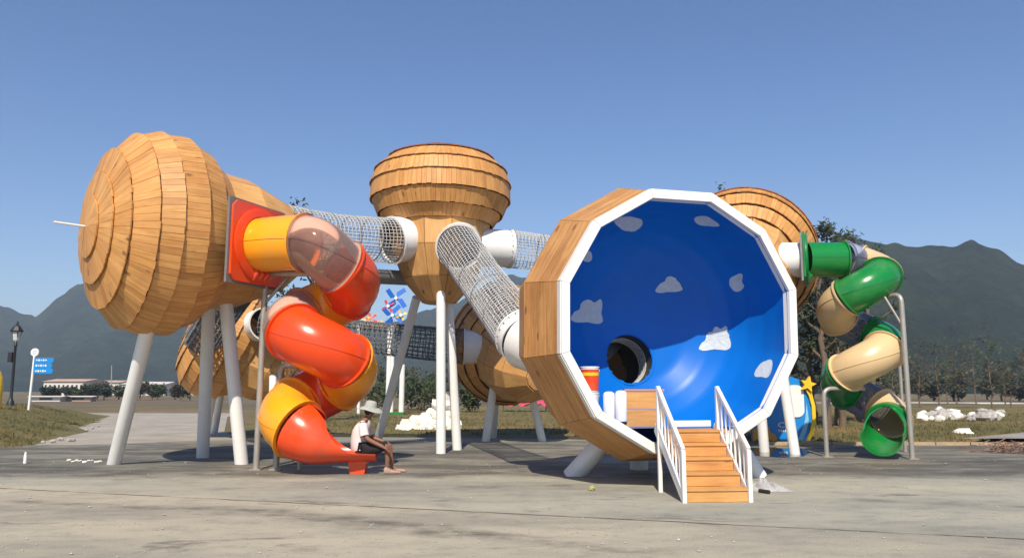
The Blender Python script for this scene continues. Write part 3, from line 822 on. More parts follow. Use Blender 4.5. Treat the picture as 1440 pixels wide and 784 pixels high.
# ---- stairs
st = thing('staircase', 'pine staircase with white railings leading up into the blue bowl', 'stairs', (3.05, 12.2, 0))
NS = 5; RUN = 0.26; Y0 = 11.62; RISE = 0.195
for i in range(NS):
    y = Y0 + i * RUN
    part('riser', MB().box((3.05, y + .012, RISE * i + RISE / 2 - .018), (0.92, 0.024, RISE - .045)), STEPWOOD, st)
    part('tread', MB().box((3.05, y + RUN / 2 - .004, RISE * (i + 1) - .0195), (0.93, RUN + .03, 0.035)), STEPWOOD, st)
for x in (2.56, 3.54):
    part('stringer', MB().beam((x, Y0 - .02, 0.06), (x, Y0 + 1.36, 1.0), 0.035, 0.16, (0, -1, 0)), WHITE, st)
def railing(x):
    rl = part('railing', MB().beam((x, Y0 - .03, 0.745), (x, Y0 + 1.18, 1.64), 0.055, 0.06, (0, 1, 0)), WHITE, st)
    part('newel_post', MB().box((x, Y0 - .03, 0.365), (0.058, 0.058, 0.74)), WHITE, rl)
    part('newel_post', MB().box((x, Y0 + 1.18, 0.83), (0.058, 0.058, 1.66)), WHITE, rl)
    part('bottom_rail', MB().beam((x, Y0, 0.14), (x, Y0 + 1.15, 0.99), 0.045, 0.045, (0, 1, 0)), WHITE, rl)
    for k in range(6):
        t = (k + 1) / 7; y = Y0 - .03 + 1.21 * t
        part('baluster', MB().box((x, y, 0.13 + .88 * t + 0.29), (0.026, 0.026, 0.62)), WHITE, rl)
railing(2.56); railing(3.54)
st.location = (2.90, 12.2, 0); st.rotation_euler.z = R(5.5)

# ---- tunnels
net_tunnel('long pale rope net tunnel sloping from the upright pod down to the blue bowl', [pCf_b, port_b], 0.565, 38, 0.11, 0.009, ROPE, 0, 0.05, 5, 1)
add_port(podC, pCf_a, pCf_b, 0.575)
pA_end = W(395, 322, 18.3)
net_tunnel('rope net tunnel from the upright pod to the pod with the orange slide', [pCl_b, pA_end], 0.60, 40, 0.105, 0.0095, ROPE, 0, 0.04, 5, 2)
add_port(podA, axis_pt(MA, -2.3), pA_end, 0.6)
pE_end = W(960, 374, 22.6)
add_port(podE, axis_pt(ME, -1.7), pE_end, 0.52)
net_tunnel('rope net tunnel passing behind the blue bowl to the leaning pod', [pCr_b, pE_end], 0.525, 38, 0.10, 0.0095, ROPE, 0, 0.04, 6, 3)
pD_b = W(652, 487, 24.9); pD_a = W(688, 488, 24.9)
add_port(podD, pD_a + Vector((.4, 0.1, 0)), pD_b, 0.55)
pF_b = W(372, 455, 25.6); pF_a = W(345, 462, 26.6)
add_port(podF, pF_a, pF_b, 0.52)
net_tunnel('dark rope net tunnel running low between the two rear pods', [pD_b, pF_b], 0.545, 22, 0.17, 0.02, ROPED, 0, 0.05, 6, 4)
# short dark tunnel from the left pod down to the rear pod
tA = axis_pt(MA, -2.4) + Vector((-.5, .6, -.5)); tF = W(287, 475, 25.4)
net_tunnel('short dark rope net tunnel dropping from behind the left pod to the low pod', [tA, tF], 0.55, 22, 0.17, 0.022, ROPED, 0, 0.04, 3, 5)
add_port(podF, tF + (tF - tA).normalized() * 0.9, tF, 0.54, 'port', STEELG)
part('shaded_port_pipe', MB().tube([W(597, 392, 21.8), W(520, 388, 20.6), W(440, 372, 18.9)], 0.2, 18), STEELG, podC, True)  # added grey pipe, standing in for another port in shadow

# ================================================================== TUBE SLIDES
def section(path, r, mats, flange0=True, flange1=True, n=28, wall=0.022):
    m = MB(); N = len(path)
    prev = None
    rings_o = []; 
    for i, p in enumerate(path):
        t = (path[min(i + 1, N - 1)] - path[max(i - 1, 0)]).normalized()
        x = Vector((0, 0, 1)).cross(t).normalized(); y = t.cross(x)
        rings_o.append((p, x, y, t))
    def ringv(i, rr, off=0.0):
        p, x, y, t = rings_o[i]
        return [p + t * off + (x * math.cos(2 * PI * k / n) + y * math.sin(2 * PI * k / n)) * rr for k in range(n)]
    rows = []
    rows.append(ringv(0, r - wall))
    if flange0: rows += [ringv(0, r + .055), ringv(0, r + .055, .035), ringv(0, r, .036)]
    rows += [ringv(i, r) for i in range(0 if not flange0 else 1, N if not flange1 else N - 1)]
    if flange1: rows += [ringv(N - 1, r, -.036), ringv(N - 1, r + .055, -.035), ringv(N - 1, r + .055)]
    rows += [ringv(i, r - wall) for i in range(N - 1, -1, -1)]
    vs = [v for rw in rows for v in rw]; K = len(rows)
    fs = [(i * n + k, i * n + (k + 1) % n, (i + 1) * n + (k + 1) % n, (i + 1) * n + k) for i in range(K - 1) for k in range(n)]
    m.add(vs, fs)
    for sgn_ in (0, PI):
        rib = [p + (x * math.cos(sgn_) + y * math.sin(sgn_)) * (r + .004) for p, x, y, t in rings_o]
        for i in range(N - 1): m.beam(rib[i], rib[i + 1], .012, .02)
    return m
def helix(c, Rr, a0, a1, z0, z1, n=18):
    return [Vector((c[0] + Rr * math.cos(R(a0 + (a1 - a0) * i / n)), c[1] + Rr * math.sin(R(a0 + (a1 - a0) * i / n)), z0 + (z1 - z0) * i / n)) for i in range(n + 1)]
def slide_panel(root, c, d, size, mat, r, back=.1):
    d = d.normalized(); M = Matrix.Translation(c) @ frame(d).to_4x4()   # x: horizontal, y: up
    pl = MB(); h = size / 2; k = 0.12
    out = [(-h + k, -h), (h - k, -h), (h, -h + k), (h, h - k), (h - k, h), (-h + k, h), (-h, h - k), (-h, -h + k)]
    pl.prism(out, 0.05, M)
    p = part('entry_panel', pl, mat, root)
    q = MB(); q.lathe([(r + .20, .052), (r + .20, .09), (r + .13, .12), (r + .02, .12), (r + .02, .052)], 36, M)
    part('panel_collar', q, mat, p, True)
    q = MB()
    for k in range(3): q.tube([M @ Vector((-.16 + .16 * k, -h + .08, .05)), M @ Vector((-.16 + .16 * k, -h + .2, .16)), M @ Vector((-.16 + .16 * k, -h + .32, .06))], 0.05, 8)
    part('panel_lugs', q, mat, p, True)
    b = MB(); b.box(M @ Vector((0, 0, -.035)), (size + back, size + back, .05), frame(d))
    part('backing_frame', b, STEELG, p)
def chute(path, r, spread, n=22, wall=0.03):
    """open trough: section is an arc open to the top; it opens out and flattens along the path"""
    m = MB(); N = len(path); rows = []
    for i, p in enumerate(path):
        t = (path[min(i + 1, N - 1)] - path[max(i - 1, 0)]).normalized()
        x = Vector((0, 0, 1)).cross(t).normalized(); y = t.cross(x)
        half, flat, rr = spread(i / (N - 1))
        for ro in (rr, rr - wall):
            rows.append([p + x * (ro * math.sin(-half + 2 * half * k / n)) - y * (ro * flat * math.cos(-half + 2 * half * k / n)) for k in range(n + 1)])
    n1 = n + 1; vs = [v for rw in rows for v in rw]; fs = []
    for i in range(N - 1):
        for k in range(n):
            o0, o1 = 2 * i * n1, 2 * (i + 1) * n1
            fs.append((o0 + k, o0 + k + 1, o1 + k + 1, o1 + k)); fs.append((o0 + n1 + k, o1 + n1 + k, o1 + n1 + k + 1, o0 + n1 + k + 1))
        for k in (0, n): fs.append((2 * i * n1 + k, 2 * (i + 1) * n1 + k, 2 * (i + 1) * n1 + n1 + k, 2 * i * n1 + n1 + k))
    for i in (0, N - 1):
        for k in range(n): fs.append((2 * i * n1 + k, 2 * i * n1 + k + 1, 2 * i * n1 + n1 + k + 1, 2 * i * n1 + n1 + k))
    m.add(vs, fs)
    # rolled edge
    return m
# ---- orange and red slide
TR = 0.56
hc = (-3.90, 16.0); HRAD = 0.60
slide = thing('tube_slide', 'orange and red spiral tube slide with clear sections', 'tube slide', (hc[0], hc[1], 0), 'spiral tube slides')
ztop, zbot = 4.30, 0.72
def zz(a): return ztop + (zbot - ztop) * (a + 90) / 720
pS = W(362, 345, 15.9); hstart = Vector((hc[0], hc[1] - HRAD, ztop))
dS = Vector((0.93, -0.36, 0)).normalized()
slide_panel(slide, pS, dS, 1.62, RED, TR)
add_port(podA, pS - dS * 1.3 , pS - dS * .07, 0.55)
s1 = pS + dS * 1.18 + Vector((0, 0, -.03))
part('tube_section', section([pS + dS * .06, pS + dS * .4, pS + dS * .8, s1], TR, ORANGE, False, True), ORANGE, slide, True)
def bez(p0, d0, p1, d1, n=12):
    out = []
    for i in range(n + 1):
        t = i / n; h00 = 2 * t ** 3 - 3 * t ** 2 + 1; h10 = t ** 3 - 2 * t ** 2 + t; h01 = -2 * t ** 3 + 3 * t ** 2; h11 = t ** 3 - t ** 2
        out.append(p0 * h00 + d0 * h10 + p1 * h01 + d1 * h11)
    return out
a1 = -42
e1 = Vector((hc[0] + HRAD * math.cos(R(a1)), hc[1] + HRAD * math.sin(R(a1)), zz(a1)))
t1 = Vector((-math.sin(R(a1)), math.cos(R(a1)), -.42))
part('tube_section', section(bez(s1, dS * 1.0, e1, t1 * .9, 16), TR - .004, CLEAR), CLEAR, slide, True)
for a0, a1_, mt in ((-42, 50, RED), (50, 140, ORANGE), (140, 222, CLEAR), (222, 336, RED), (336, 426, ORANGE), (426, 510, RED), (510, 606, ORANGE)):
    part('tube_section', section(helix(hc, HRAD, a0 + .6, a1_ - .6, zz(a0), zz(a1_)), TR, mt), mt, slide, True)
e2 = helix(hc, HRAD, 606.6, 640, zz(606), zz(640) - .02, 6)
pe = e2[-1]; endp = Vector((-2.64, 15.62, 0.46))
path = e2 + bez(pe, Vector((.55, .22, -.28)), endp, Vector((.9, .08, -.02)), 14)[1:]
def spr(t):
    k = t * t * (3 - 2 * t)
    return (PI * (0.97 - .57 * min(1, k * 1.25)), 1.0 - .45 * k, TR * (1 - .22 * k))
part('exit_chute', chute(path, TR, spr), RED, slide, True)
ft = MB(); ft.prism([(-.15, 0), (.13, 0), (.17, .3), (-.2, .3)], .28, Matrix.Translation((-2.98, 15.74, 0)) @ Matrix.Rotation(PI / 2, 4, 'X'))
part('chute_foot', ft, RED, slide)
def pipe_frame(root, pts, r=0.05, name='support_post'):
    # rounded corners
    pts = [Vector(p) for p in pts]; out = [pts[0]]
    for i in range(1, len(pts) - 1):
        a, b, c = pts[i - 1], pts[i], pts[i + 1]
        k = min(.22, (b - a).length * .4, (c - b).length * .4)
        p0 = b + (a - b).normalized() * k; p1 = b + (c - b).normalized() * k
        for j in range(6):
            t = j / 5; out.append(p0 * (1 - t) ** 2 + b * 2 * t * (1 - t) + p1 * t * t)
    out.append(pts[-1])
    return part(name, MB().tube(out, r, 14), PIPE, root, True)
b1 = G(360, 660); h1 = W(378, 384, b1.y)
pipe_frame(slide, [b1, Vector((b1.x + .02, b1.y, h1.z)), Vector((hc[0] + .15, hc[1] - .5, h1.z - .12))], 0.062)
pipe_frame(slide, [Vector((b1.x + .02, b1.y, h1.z - .65)), Vector((b1.x + .5, b1.y + .03, h1.z - .05))], 0.032, 'brace')
b2 = G(388, 660); h2 = W(397, 512, b2.y)
pipe_frame(slide, [b2, Vector((b2.x + .02, b2.y, h2.z)), Vector((hc[0] + .1, hc[1] - .4, h2.z - .06))], 0.062)
pipe_frame(slide, [Vector((b2.x + .02, b2.y, h2.z - .55)), Vector((b2.x + .36, b2.y + .03, h2.z - .04))], 0.03, 'brace')
part('stub_post', MB().tube([G(421, 660), G(421, 660) + Vector((0, 0, .34))], 0.05, 12), PIPE, slide, True)
for p in (b1, b2): part('base_plate', MB().box((p.x, p.y, .012), (.22, .22, .02)), PIPE, slide)

# ---- green and beige slide
gc = (8.80, 19.75); GR = 0.55
gs = thing('tube_slide', 'green and beige spiral tube slide with smoked clear sections', 'tube slide', (gc[0], gc[1], 0), 'spiral tube slides')
gtop = 5.02; gbot = 0.86; A0, A1 = 90.0, -755.0
def gz(a): return gtop + (gbot - gtop) * (a - A0) / (A1 - A0)
dG = Vector((1, 0.0, 0)).normalized()
pG = W(1130, 365, 19.75)
slide_panel(gs, pG, Vector((.93, -.36, 0)), 1.28, GREEN, TR - .08, -.06)
add_port(podE, pG - dG * 1.2, pG - dG * .07, 0.44)
s2 = pG + dG * 1.02
TG = 0.465
part('tube_section', section([pG + dG * .06, pG + dG * .5, s2], TG - .02, GREEN, False, True), GREEN, gs, True)
ga = 62
g1 = Vector((gc[0] + GR * math.cos(R(ga)), gc[1] + GR * math.sin(R(ga)), gz(ga)))
part('tube_section', section(bez(s2, dG * .5, g1, Vector((math.sin(R(ga)), -math.cos(R(ga)), -.3)) * .5, 10), TG - .01, SMOKE), SMOKE, gs, True)
for a0, a1_, mt in ((62, -28, BEIGE), (-28, -140, GREEN), (-140, -235, BEIGE), (-235, -320, SMOKE), (-320, -405, GREEN), (-405, -520, BEIGE), (-520, -610, GREEN), (-610, -690, SMOKE), (-690, -755, BEIGE)):
    part('tube_section', section(helix(gc, GR, a0 - .6, a1_ + .6, gz(a0), gz(a1_)), TG, mt), mt, gs, True)
eg = Vector((gc[0] + GR * math.cos(R(A1)), gc[1] + GR * math.sin(R(A1)), gbot)); tg = Vector((math.sin(R(A1)), -math.cos(R(A1)), -.25))
gpath = bez(eg, tg * .5, eg + Vector((-.60, -.80, -.32)), Vector((-.25, -.55, -.02)), 12)
def spr2(t):
    k = t * t
    q_ = max(0, min(1, (t - .22) / .4)); q_ = q_ * q_ * (3 - 2 * q_)
    return (PI * (0.985 - .47 * q_), 1.0, (TG + .01))
part('exit_chute', chute(gpath, TG, spr2, 26, .035), GREEN, gs, True)
rim = []
p = gpath[3]; t = (gpath[4] - gpath[2]).normalized(); xx = Vector((0, 0, 1)).cross(t).normalized(); yy = t.cross(xx)
part('exit_hoop', MB().tube([p + (xx * math.cos(2 * PI * k / 40) + yy * math.sin(2 * PI * k / 40)) * (TG + .02) for k in range(40)], 0.05, 8, closed=True), GREEN, gs, True)
b3 = G(1283, 645); h3 = W(1280, 413, b3.y)
pipe_frame(gs, [b3, Vector((b3.x, b3.y, h3.z)), Vector((gc[0] + .35, gc[1] - .35, h3.z - .05))], 0.06)
pipe_frame(gs, [Vector((b3.x, b3.y, h3.z - .8)), Vector((b3.x - .3, b3.y + .2, h3.z - .05))], 0.03, 'brace')
b4 = G(1272, 642); h4 = W(1270, 495, b4.y)
b4 = Vector((W(1271, 600, 21.0).x, 21.0, 0)); h4 = W(1270, 497, 21.0)
pipe_frame(gs, [b4, Vector((b4.x, b4.y, h4.z)), Vector((gc[0] + .45, gc[1] + .3, h4.z + .02))], 0.045)
b5 = G(1163, 642); h5 = W(1163, 546, b5.y); b6 = G(1175, 641)
pipe_frame(gs, [b5, Vector((b5.x, b5.y, h5.z)), Vector((gc[0] - .1, b5.y + .2, h5.z))], 0.055)
pipe_frame(gs, [b6 + Vector((0, .5, 0)), Vector((b6.x, b6.y + .5, 1.1)), Vector((b6.x + .3, b6.y + .55, h5.z))], 0.045)
for p in (b3, b5): part('base_plate', MB().box((p.x, p.y, .012), (.22, .22, .02)), PIPE, gs)

# ================================================================== PERSON
def skin_obj(name, verts, edges, radii, mat, parent, root=0, sub=2):
    me = bpy.data.meshes.new(name); me.from_pydata(verts, edges, []); me.update()
    o = link(name, me, parent)
    me.skin_vertices.new() if hasattr(me.skin_vertices, 'new') else None
    o.modifiers.new('skin', 'SKIN'); 
    if not me.skin_vertices:
        bm = bmesh.new(); bm.from_mesh(me); bm.verts.layers.skin.verify(); bm.to_mesh(me); bm.free()
    sv = me.skin_vertices[0].data
    for i, r in enumerate(radii):
        sv[i].radius = r if isinstance(r, tuple) else (r, r); sv[i].use_root = (i == root)
    o.modifiers['skin'].use_smooth_shade = True
    s = o.modifiers.new('sub', 'SUBSURF'); s.levels = s.render_levels = sub
    me.materials.append(mat)
    dg = bpy.context.evaluated_depsgraph_get(); ev = o.evaluated_get(dg)
    nm = bpy.data.meshes.new_from_object(ev)
    o.modifiers.clear(); o.data = nm; nm.materials.clear(); nm.materials.append(mat)
    nm.polygons.foreach_set('use_smooth', [True] * len(nm.polygons))
    return o
ploc = Vector((-2.97, 15.64, 0.0))
# local: +x the way the person faces, y to the left side, z up
V = []; E_ = []; RD = []
def vtx(p, r, to=None):
    if p[2] > .4: p = (p[0], p[1], p[2] - .09 * max(0, min(1, (.45 - p[0]) / .15)))
    V.append(p); RD.append(r)
    if to is not None: E_.append((to, len(V) - 1))
    return len(V) - 1
pel = vtx((0.02, 0, 0.56), (0.15, 0.13))
bel = vtx((0.0, 0, 0.72), (0.135, 0.115), pel)
che = vtx((0.03, 0, 0.90), (0.15, 0.115), bel)
nkb = vtx((0.08, 0, 1.04), (0.085, 0.07), che)
nk = vtx((0.125, 0, 1.10), 0.052, nkb)
hd0 = vtx((0.165, 0, 1.165), (0.07, 0.075), nk)
hd1 = vtx((0.185, 0, 1.235), (0.078, 0.092), hd0)
hd2 = vtx((0.175, 0, 1.295), (0.062, 0.075), hd1)
for s in (1, -1):
    sh_ = vtx((0.07, s * 0.17, 0.985), 0.062, nkb)
    el = vtx((0.16, s * 0.255, 0.72), 0.05, sh_)
    yo, zo = s * (0.245 if s < 0 else .235), (0.0 if s < 0 else .04)
    wr = vtx((0.44, yo, 0.50 + zo), 0.033, el)
    pm = vtx((0.51, yo, 0.455 + zo), (0.036, 0.024), wr)
    for k in range(4):
        b_ = vtx((0.525, yo + .02 * (k - 1.5), 0.445 + zo), 0.0105, pm)
        f1 = vtx((0.575 - .006 * abs(k - 1.3), yo + .022 * (k - 1.5), 0.405 + zo), 0.010, b_)
        vtx((0.59 - .008 * abs(k - 1.3), yo + .021 * (k - 1.5) - s * .012, 0.365 + zo), 0.0085, f1)
    th = vtx((0.50, yo - s * .03, 0.475 + zo), 0.0115, wr)
    vtx((0.55, yo - s * .045, 0.45 + zo), 0.0095, th)
    hp = vtx((0.07, s * 0.095, 0.52), 0.10, pel)
    kn = vtx((0.50, s * 0.13, 0.50), 0.062, hp)
    ca = vtx((0.53, s * 0.13, 0.34), 0.058, kn)
    an = vtx((0.55 + .03 * s, s * 0.125, 0.09), 0.038, ca)
    to_ = vtx((0.66 + .03 * s, s * 0.14, 0.045), (0.042, 0.035), an)
    vtx((0.74 + .03 * s, s * 0.145, 0.035), (0.036, 0.026), to_)
ploc_s = 1.06
per = thing('person', 'person in a pale pink shirt and wide sage hat sitting on the slide exit', 'person', ploc)
skin_obj('body', V, E_, RD, SKIN, per)
PL = ploc - Vector((0, 0, .09))
# shirt: lofted torso with two sleeves
sm = MB(); nn = 24
loft = [(0.03, .50, .185, .205), (0.0, .56, .18, .205), (-.015, .66, .165, .19), (-.015, .76, .16, .188), (0.01, .87, .16, .195), (0.04, .95, .145, .19), (0.065, 1.0, .12, .165), (0.085, 1.04, .09, .115), (0.10, 1.075, .066, .07)]
for x, z, rx, ry in loft:
    for q in range(nn):
        a = 2 * PI * q / nn; fold = 1 + .025 * mnoise.noise(Vector((math.cos(a) * 3, math.sin(a) * 3, z * 9)))
        sm.v.append(PL + Vector((x + rx * fold * math.cos(a), ry * fold * math.sin(a), z + .012 * math.sin(3 * a) * (z < .6))))
sm.f = [(i * nn + q, i * nn + (q + 1) % nn, (i + 1) * nn + (q + 1) % nn, (i + 1) * nn + q) for i in range(len(loft) - 1) for q in range(nn)]
for sg_ in (1, -1): sm.tube([PL + Vector((.055, sg_ * .11, .985)), PL + Vector((.07, sg_ * .175, .95)), PL + Vector((.09, sg_ * .212, .87)), PL + Vector((.115, sg_ * .235, .77))], [.07, .085, .085, .088], 16, False)
part('shirt', sm, SHIRT, per, True)
V = []; E_ = []; RD = []
a = vtx((0.02, 0, 0.575), (0.165, 0.145))
for s in (1, -1):
    e_ = vtx((0.10, s * 0.10, 0.53), 0.122, a); f_ = vtx((0.30, s * 0.12, 0.525), 0.105, e_); vtx((0.505, s * 0.135, 0.515), 0.092, f_)
skin_obj('shorts', V, E_, RD, SHORTS, per)
hatM = Matrix.Translation(PL + Vector((0.17, 0, 1.275))) @ Matrix.Rotation(R(10), 4, 'Y')
m = MB(); nn = 40; prof_ = [(0.235, -.055), (0.20, -.022), (0.15, .004), (0.112, .012), (0.108, .06), (0.098, .105), (0.06, .13), (0.0, .135)]
for r, z in prof_:
    for k in range(nn):
        a = 2 * PI * k / nn; m.v.append(hatM @ Vector((r * math.cos(a) * 1.03, r * math.sin(a), z + (0.012 * math.sin(3 * a + 1) if r > .14 else 0))))
m.f = [(i * nn + k, i * nn + (k + 1) % nn, (i + 1) * nn + (k + 1) % nn, (i + 1) * nn + k) for i in range(len(prof_) - 1) for k in range(nn)]
hat = part('hat', m, HATM, per, True)
part('hat_band', MB().lathe([(0.116, .012), (0.114, .045)], 40, hatM @ Matrix.Diagonal((1.03, 1, 1, 1))), HATM, hat, True)
hb = MB().lathe([(0.0, .075), (.06, .065), (.092, .02), (.094, -.03), (.075, -.08), (.05, -.11)], 20, Matrix.Translation(PL + Vector((0.145, 0, 1.25))))
part('hair', hb, HAIR, per, True)
fx = MB(); fc = PL + Vector((0.262, 0, 1.215))
fx.add([fc + Vector(v) for v in ((0, -.016, -.022), (0, .016, -.022), (.026, 0, -.018), (.0, 0, .022))], [(0, 1, 2), (1, 3, 2), (3, 0, 2), (0, 3, 1)])
part('nose', fx, SKIN, per)
for s in (1, -1):
    part('ear', MB().tube([PL + Vector((0.17, s * .084, 1.255)), PL + Vector((0.165, s * .096, 1.235)), PL + Vector((0.172, s * .086, 1.20))], [.012, .018, .010], 8), SKIN, per, True)
    part('eye', MB().lathe([(0, .012), (.010, .006), (.012, 0), (.01, -.006), (0, -.012)], 10, Matrix.Translation(PL + Vector((0.258, s * .032, 1.238)))), BLACK, per, True)
part('mouth', MB().box(PL + Vector((0.243, 0, 1.165)), (.012, .045, .008)), plain('lip', (0.16, 0.05, 0.04), .5), per)
for s in (1, -1):
    q = MB(); o_ = ploc + Vector((0.03 * s, s * 0.137, 0))
    ring = []
    prof2 = [(-.0, .0), (.03, .052), (.25, .055), (.30, .0)]
    xs_ = [(0.50, .085, .10), (0.53, .088, .13), (0.62, .09, .085), (0.71, .095, .065), (0.78, .08, .05), (0.80, .05, .035)]
    vs = []
    for x, wd, hh in xs_:
        for k in range(8):
            aa = 2 * PI * k / 8
            vs.append(o_ + Vector((x, math.cos(aa) * wd * .5, max(0.0, hh * .5 + math.sin(aa) * hh * .55))))
    fs = [(i * 8 + k, i * 8 + (k + 1) % 8, (i + 1) * 8 + (k + 1) % 8, (i + 1) * 8 + k) for i in range(5) for k in range(8)] + [tuple(range(8))[::-1], tuple(40 + k for k in range(8))]
    q.add(vs, fs); part('shoe', q, SHOE, per, True)

per.scale = (ploc_s,) * 3
# ================================================================== FURNITURE AND BACKGROUND
# ---- street lamp
lb = W(16, 553, 40); lb.z = 0.75
lamp = thing('street_lamp', 'black iron street lamp with a lantern head on the grass mound', 'street lamp', lb)
H = W(22, 451, 40).z
part('pole', MB().lathe([(.17, -.3), (.17, .25), (.11, .35), (.075, .5), (.06, H - lb.z - 1.3), (.09, H - lb.z - 1.25), (.05, H - lb.z - 1.1)], 16, Matrix.Translation(lb)), BLACK, lamp, True)
lz = H - 1.1
part('lantern_glass', MB().lathe([(.05, 0), (.13, .12), (.21, .55), (.0, .56)], 8, Matrix.Translation((lb.x, lb.y, lz))), LAMPG, lamp)
part('lantern_roof', MB().lathe([(.30, .55), (.31, .6), (.17, .82), (.06, .9), (.05, 1.05), (.02, 1.1), (0, 1.12)], 8, Matrix.Translation((lb.x, lb.y, lz))), BLACK, lamp)
m = MB()
for k in range(4):
    a = PI / 4 + k * PI / 2
    m.tube([Vector((lb.x + .06 * math.cos(a), lb.y + .06 * math.sin(a), lz)), Vector((lb.x + .235 * math.cos(a), lb.y + .235 * math.sin(a), lz + .58))], .02, 6)
part('lantern_cage', m, BLACK, lamp)
part('speaker_box', MB().box((lb.x - .2, lb.y, lz - .75), (.2, .18, .5)), BLACK, lamp)
# ---- direction sign
sb = G(41, 566, 0.55); sb = W(41, 566, 34); 
sgn = thing('direction_sign', 'blue three-panel direction sign with a white disc on top', 'sign', (sb.x, sb.y, sb.z))
zt = W(46, 495, 34).z
part('sign_post', MB().tube([(sb.x, sb.y, sb.z - .3), (sb.x + .06, sb.y, zt - .15)], .05, 12), WHITE, sgn, True)
part('sign_disc', MB().lathe([(0, -.04), (.17, -.04), (.18, 0), (.17, .04), (0, .04)], 24, Matrix.Translation((sb.x + .07, sb.y, zt)) @ Matrix.Rotation(PI / 2, 4, 'X')), WHITE, sgn, True)
part('disc_mark', MB().lathe([(.055, .043), (.075, .043)], 20, Matrix.Translation((sb.x + .07, sb.y, zt)) @ Matrix.Rotation(PI / 2, 4, 'X')), SIGNB, sgn)
for k in range(3):
    zc = W(60, 506 + 7.6 * k, 34).z
    bd = part('sign_board', MB().prism([(0, -.11), (.80 - .05 * (k % 2), -.11), (.86 - .05 * (k % 2), 0), (.80 - .05 * (k % 2), .11), (0, .11)], .04, Matrix.Translation((sb.x + .08, sb.y, zc)) @ Matrix.Rotation(PI / 2, 4, 'X')), SIGNB, sgn)
    mk = MB()
    for j in range(5): mk.box((sb.x + .2 + .1 * j, sb.y - .044, zc), (.065, .004, .05 + .03 * ((j + k) % 2)))
    part('lettering', mk, WHITE, bd)
# yellow object at far left edge
yb = W(-8, 545, 36)
m = MB().lathe([(0, .75 - yb.z), (.32, .75 - yb.z), (.36, .1), (.30, .5), (.2, .75), (.0, .85)], 16, Matrix.Translation((yb.x, yb.y, yb.z)))
solo('litter_bin', m, YELLOW, 'rounded yellow bin at the edge of the grass mound', 'bin', None, True, (yb.x, yb.y, .75))
# ---- star signboard behind the bowl
Yb = 25.0
def bp(u, v): p = W(u, v, Yb); return (p.x, p.z)
out = [bp(*q) for q in ((1058, 622), (1056, 590), (1062, 565), (1076, 545), (1094, 534), (1112, 529), (1124, 533), (1134, 546), (1140, 568), (1142, 590), (1138, 608), (1131, 623))]
sg = thing('play_board', 'blue rounded play board with a yellow star and a white panel', 'sign board', (out[0][0], Yb, 0))
MX = Matrix(((1, 0, 0, 0), (0, 0, -1, Yb), (0, 1, 0, 0), (0, 0, 0, 1)))
part('board', MB().prism(out, .12, Matrix.Translation((0, .12, 0)) @ MX), SIGNB, sg)
rr = []
c0 = bp(1084, 586); c1 = bp(1129, 541)
x0, x1, z0, z1 = bp(1078, 0)[0], c1[0], c0[1], c1[1]; rd = .22
for cx, cz, a in ((x1 - rd, z0 + rd, -90), (x1 - rd, z1 - rd, 0), (x0 + rd, z1 - rd, 90), (x0 + rd, z0 + rd, 180)):
    for k in range(7): rr.append((cx + rd * math.cos(R(a + 15 * k)), cz + rd * math.sin(R(a + 15 * k))))
part('white_panel', MB().prism(rr, .03, Matrix.Translation((0, -.002, 0)) @ MX), WHITE, sg)
arc = [bp(*q) for q in ((1133, 540), (1140, 552), (1145, 570), (1146, 592), (1142, 610), (1136, 622), (1132, 622), (1138, 606), (1141, 590), (1140, 570), (1136, 556), (1130, 545))]
part('star_trail', MB().prism(arc, .09, Matrix.Translation((0, -.006, 0)) @ MX), YELLOW, sg)
arc = [bp(*q) for q in ((1134, 566), (1137, 590), (1133, 608), (1127, 622), (1120, 622), (1127, 606), (1132, 590))]
part('pale_swoosh', MB().prism(arc, .02, Matrix.Translation((0, -.003, 0)) @ MX), plain('pale_blue', (.25, .55, .8), .4), sg)
sx, sz = bp(1134, 540)
star = [((sx + (.26 if k % 2 == 0 else .115) * math.sin(2 * PI * k / 10 + .25)), (sz + (.26 if k % 2 == 0 else .115) * math.cos(2 * PI * k / 10 + .25))) for k in range(10)]
part('star', MB().prism(star, .16, Matrix.Translation((0, -.02, 0)) @ MX), YELLOW, sg)
cas = [bp(*q) for q in ((1058, 622), (1058, 604), (1064, 600), (1066, 610), (1072, 610), (1074, 596), (1081, 600), (1083, 608), (1088, 609), (1092, 615), (1092, 622))]
part('castle_shape', MB().prism(cas, .04, Matrix.Translation((0, -.004, 0)) @ MX), AMBER, sg)
m = MB()
for k in range(9):
    a = 2 * PI * k / 9; p = bp(1100, 597); m.box((p[0] + .12 * math.cos(a), Yb - .008, p[1] + .07 * math.sin(a)), (.055, .01, .04))
p = bp(1100, 605)
for k in range(4): m.box((p[0] - .1 + .07 * k, Yb - .008, p[1]), (.045, .01, .07))
part('lettering', m, WHITE, sg)
# puddle in front of it
pud = [(G(u, v).x, G(u, v).y) for u, v in ((1040, 634), (1060, 629), (1100, 628), (1128, 630), (1140, 635), (1130, 641), (1100, 643), (1070, 641), (1048, 639))]
pm_, nt_, bs_, _ = new_mat('wet_puddle')
bs_.inputs['Base Color'].default_value = (.02, .02, .022, 1); bs_.inputs['Roughness'].default_value = .03; bs_.inputs['IOR'].default_value = 1.5
pu = struct('puddle', sheet(pud, .004), pm_)
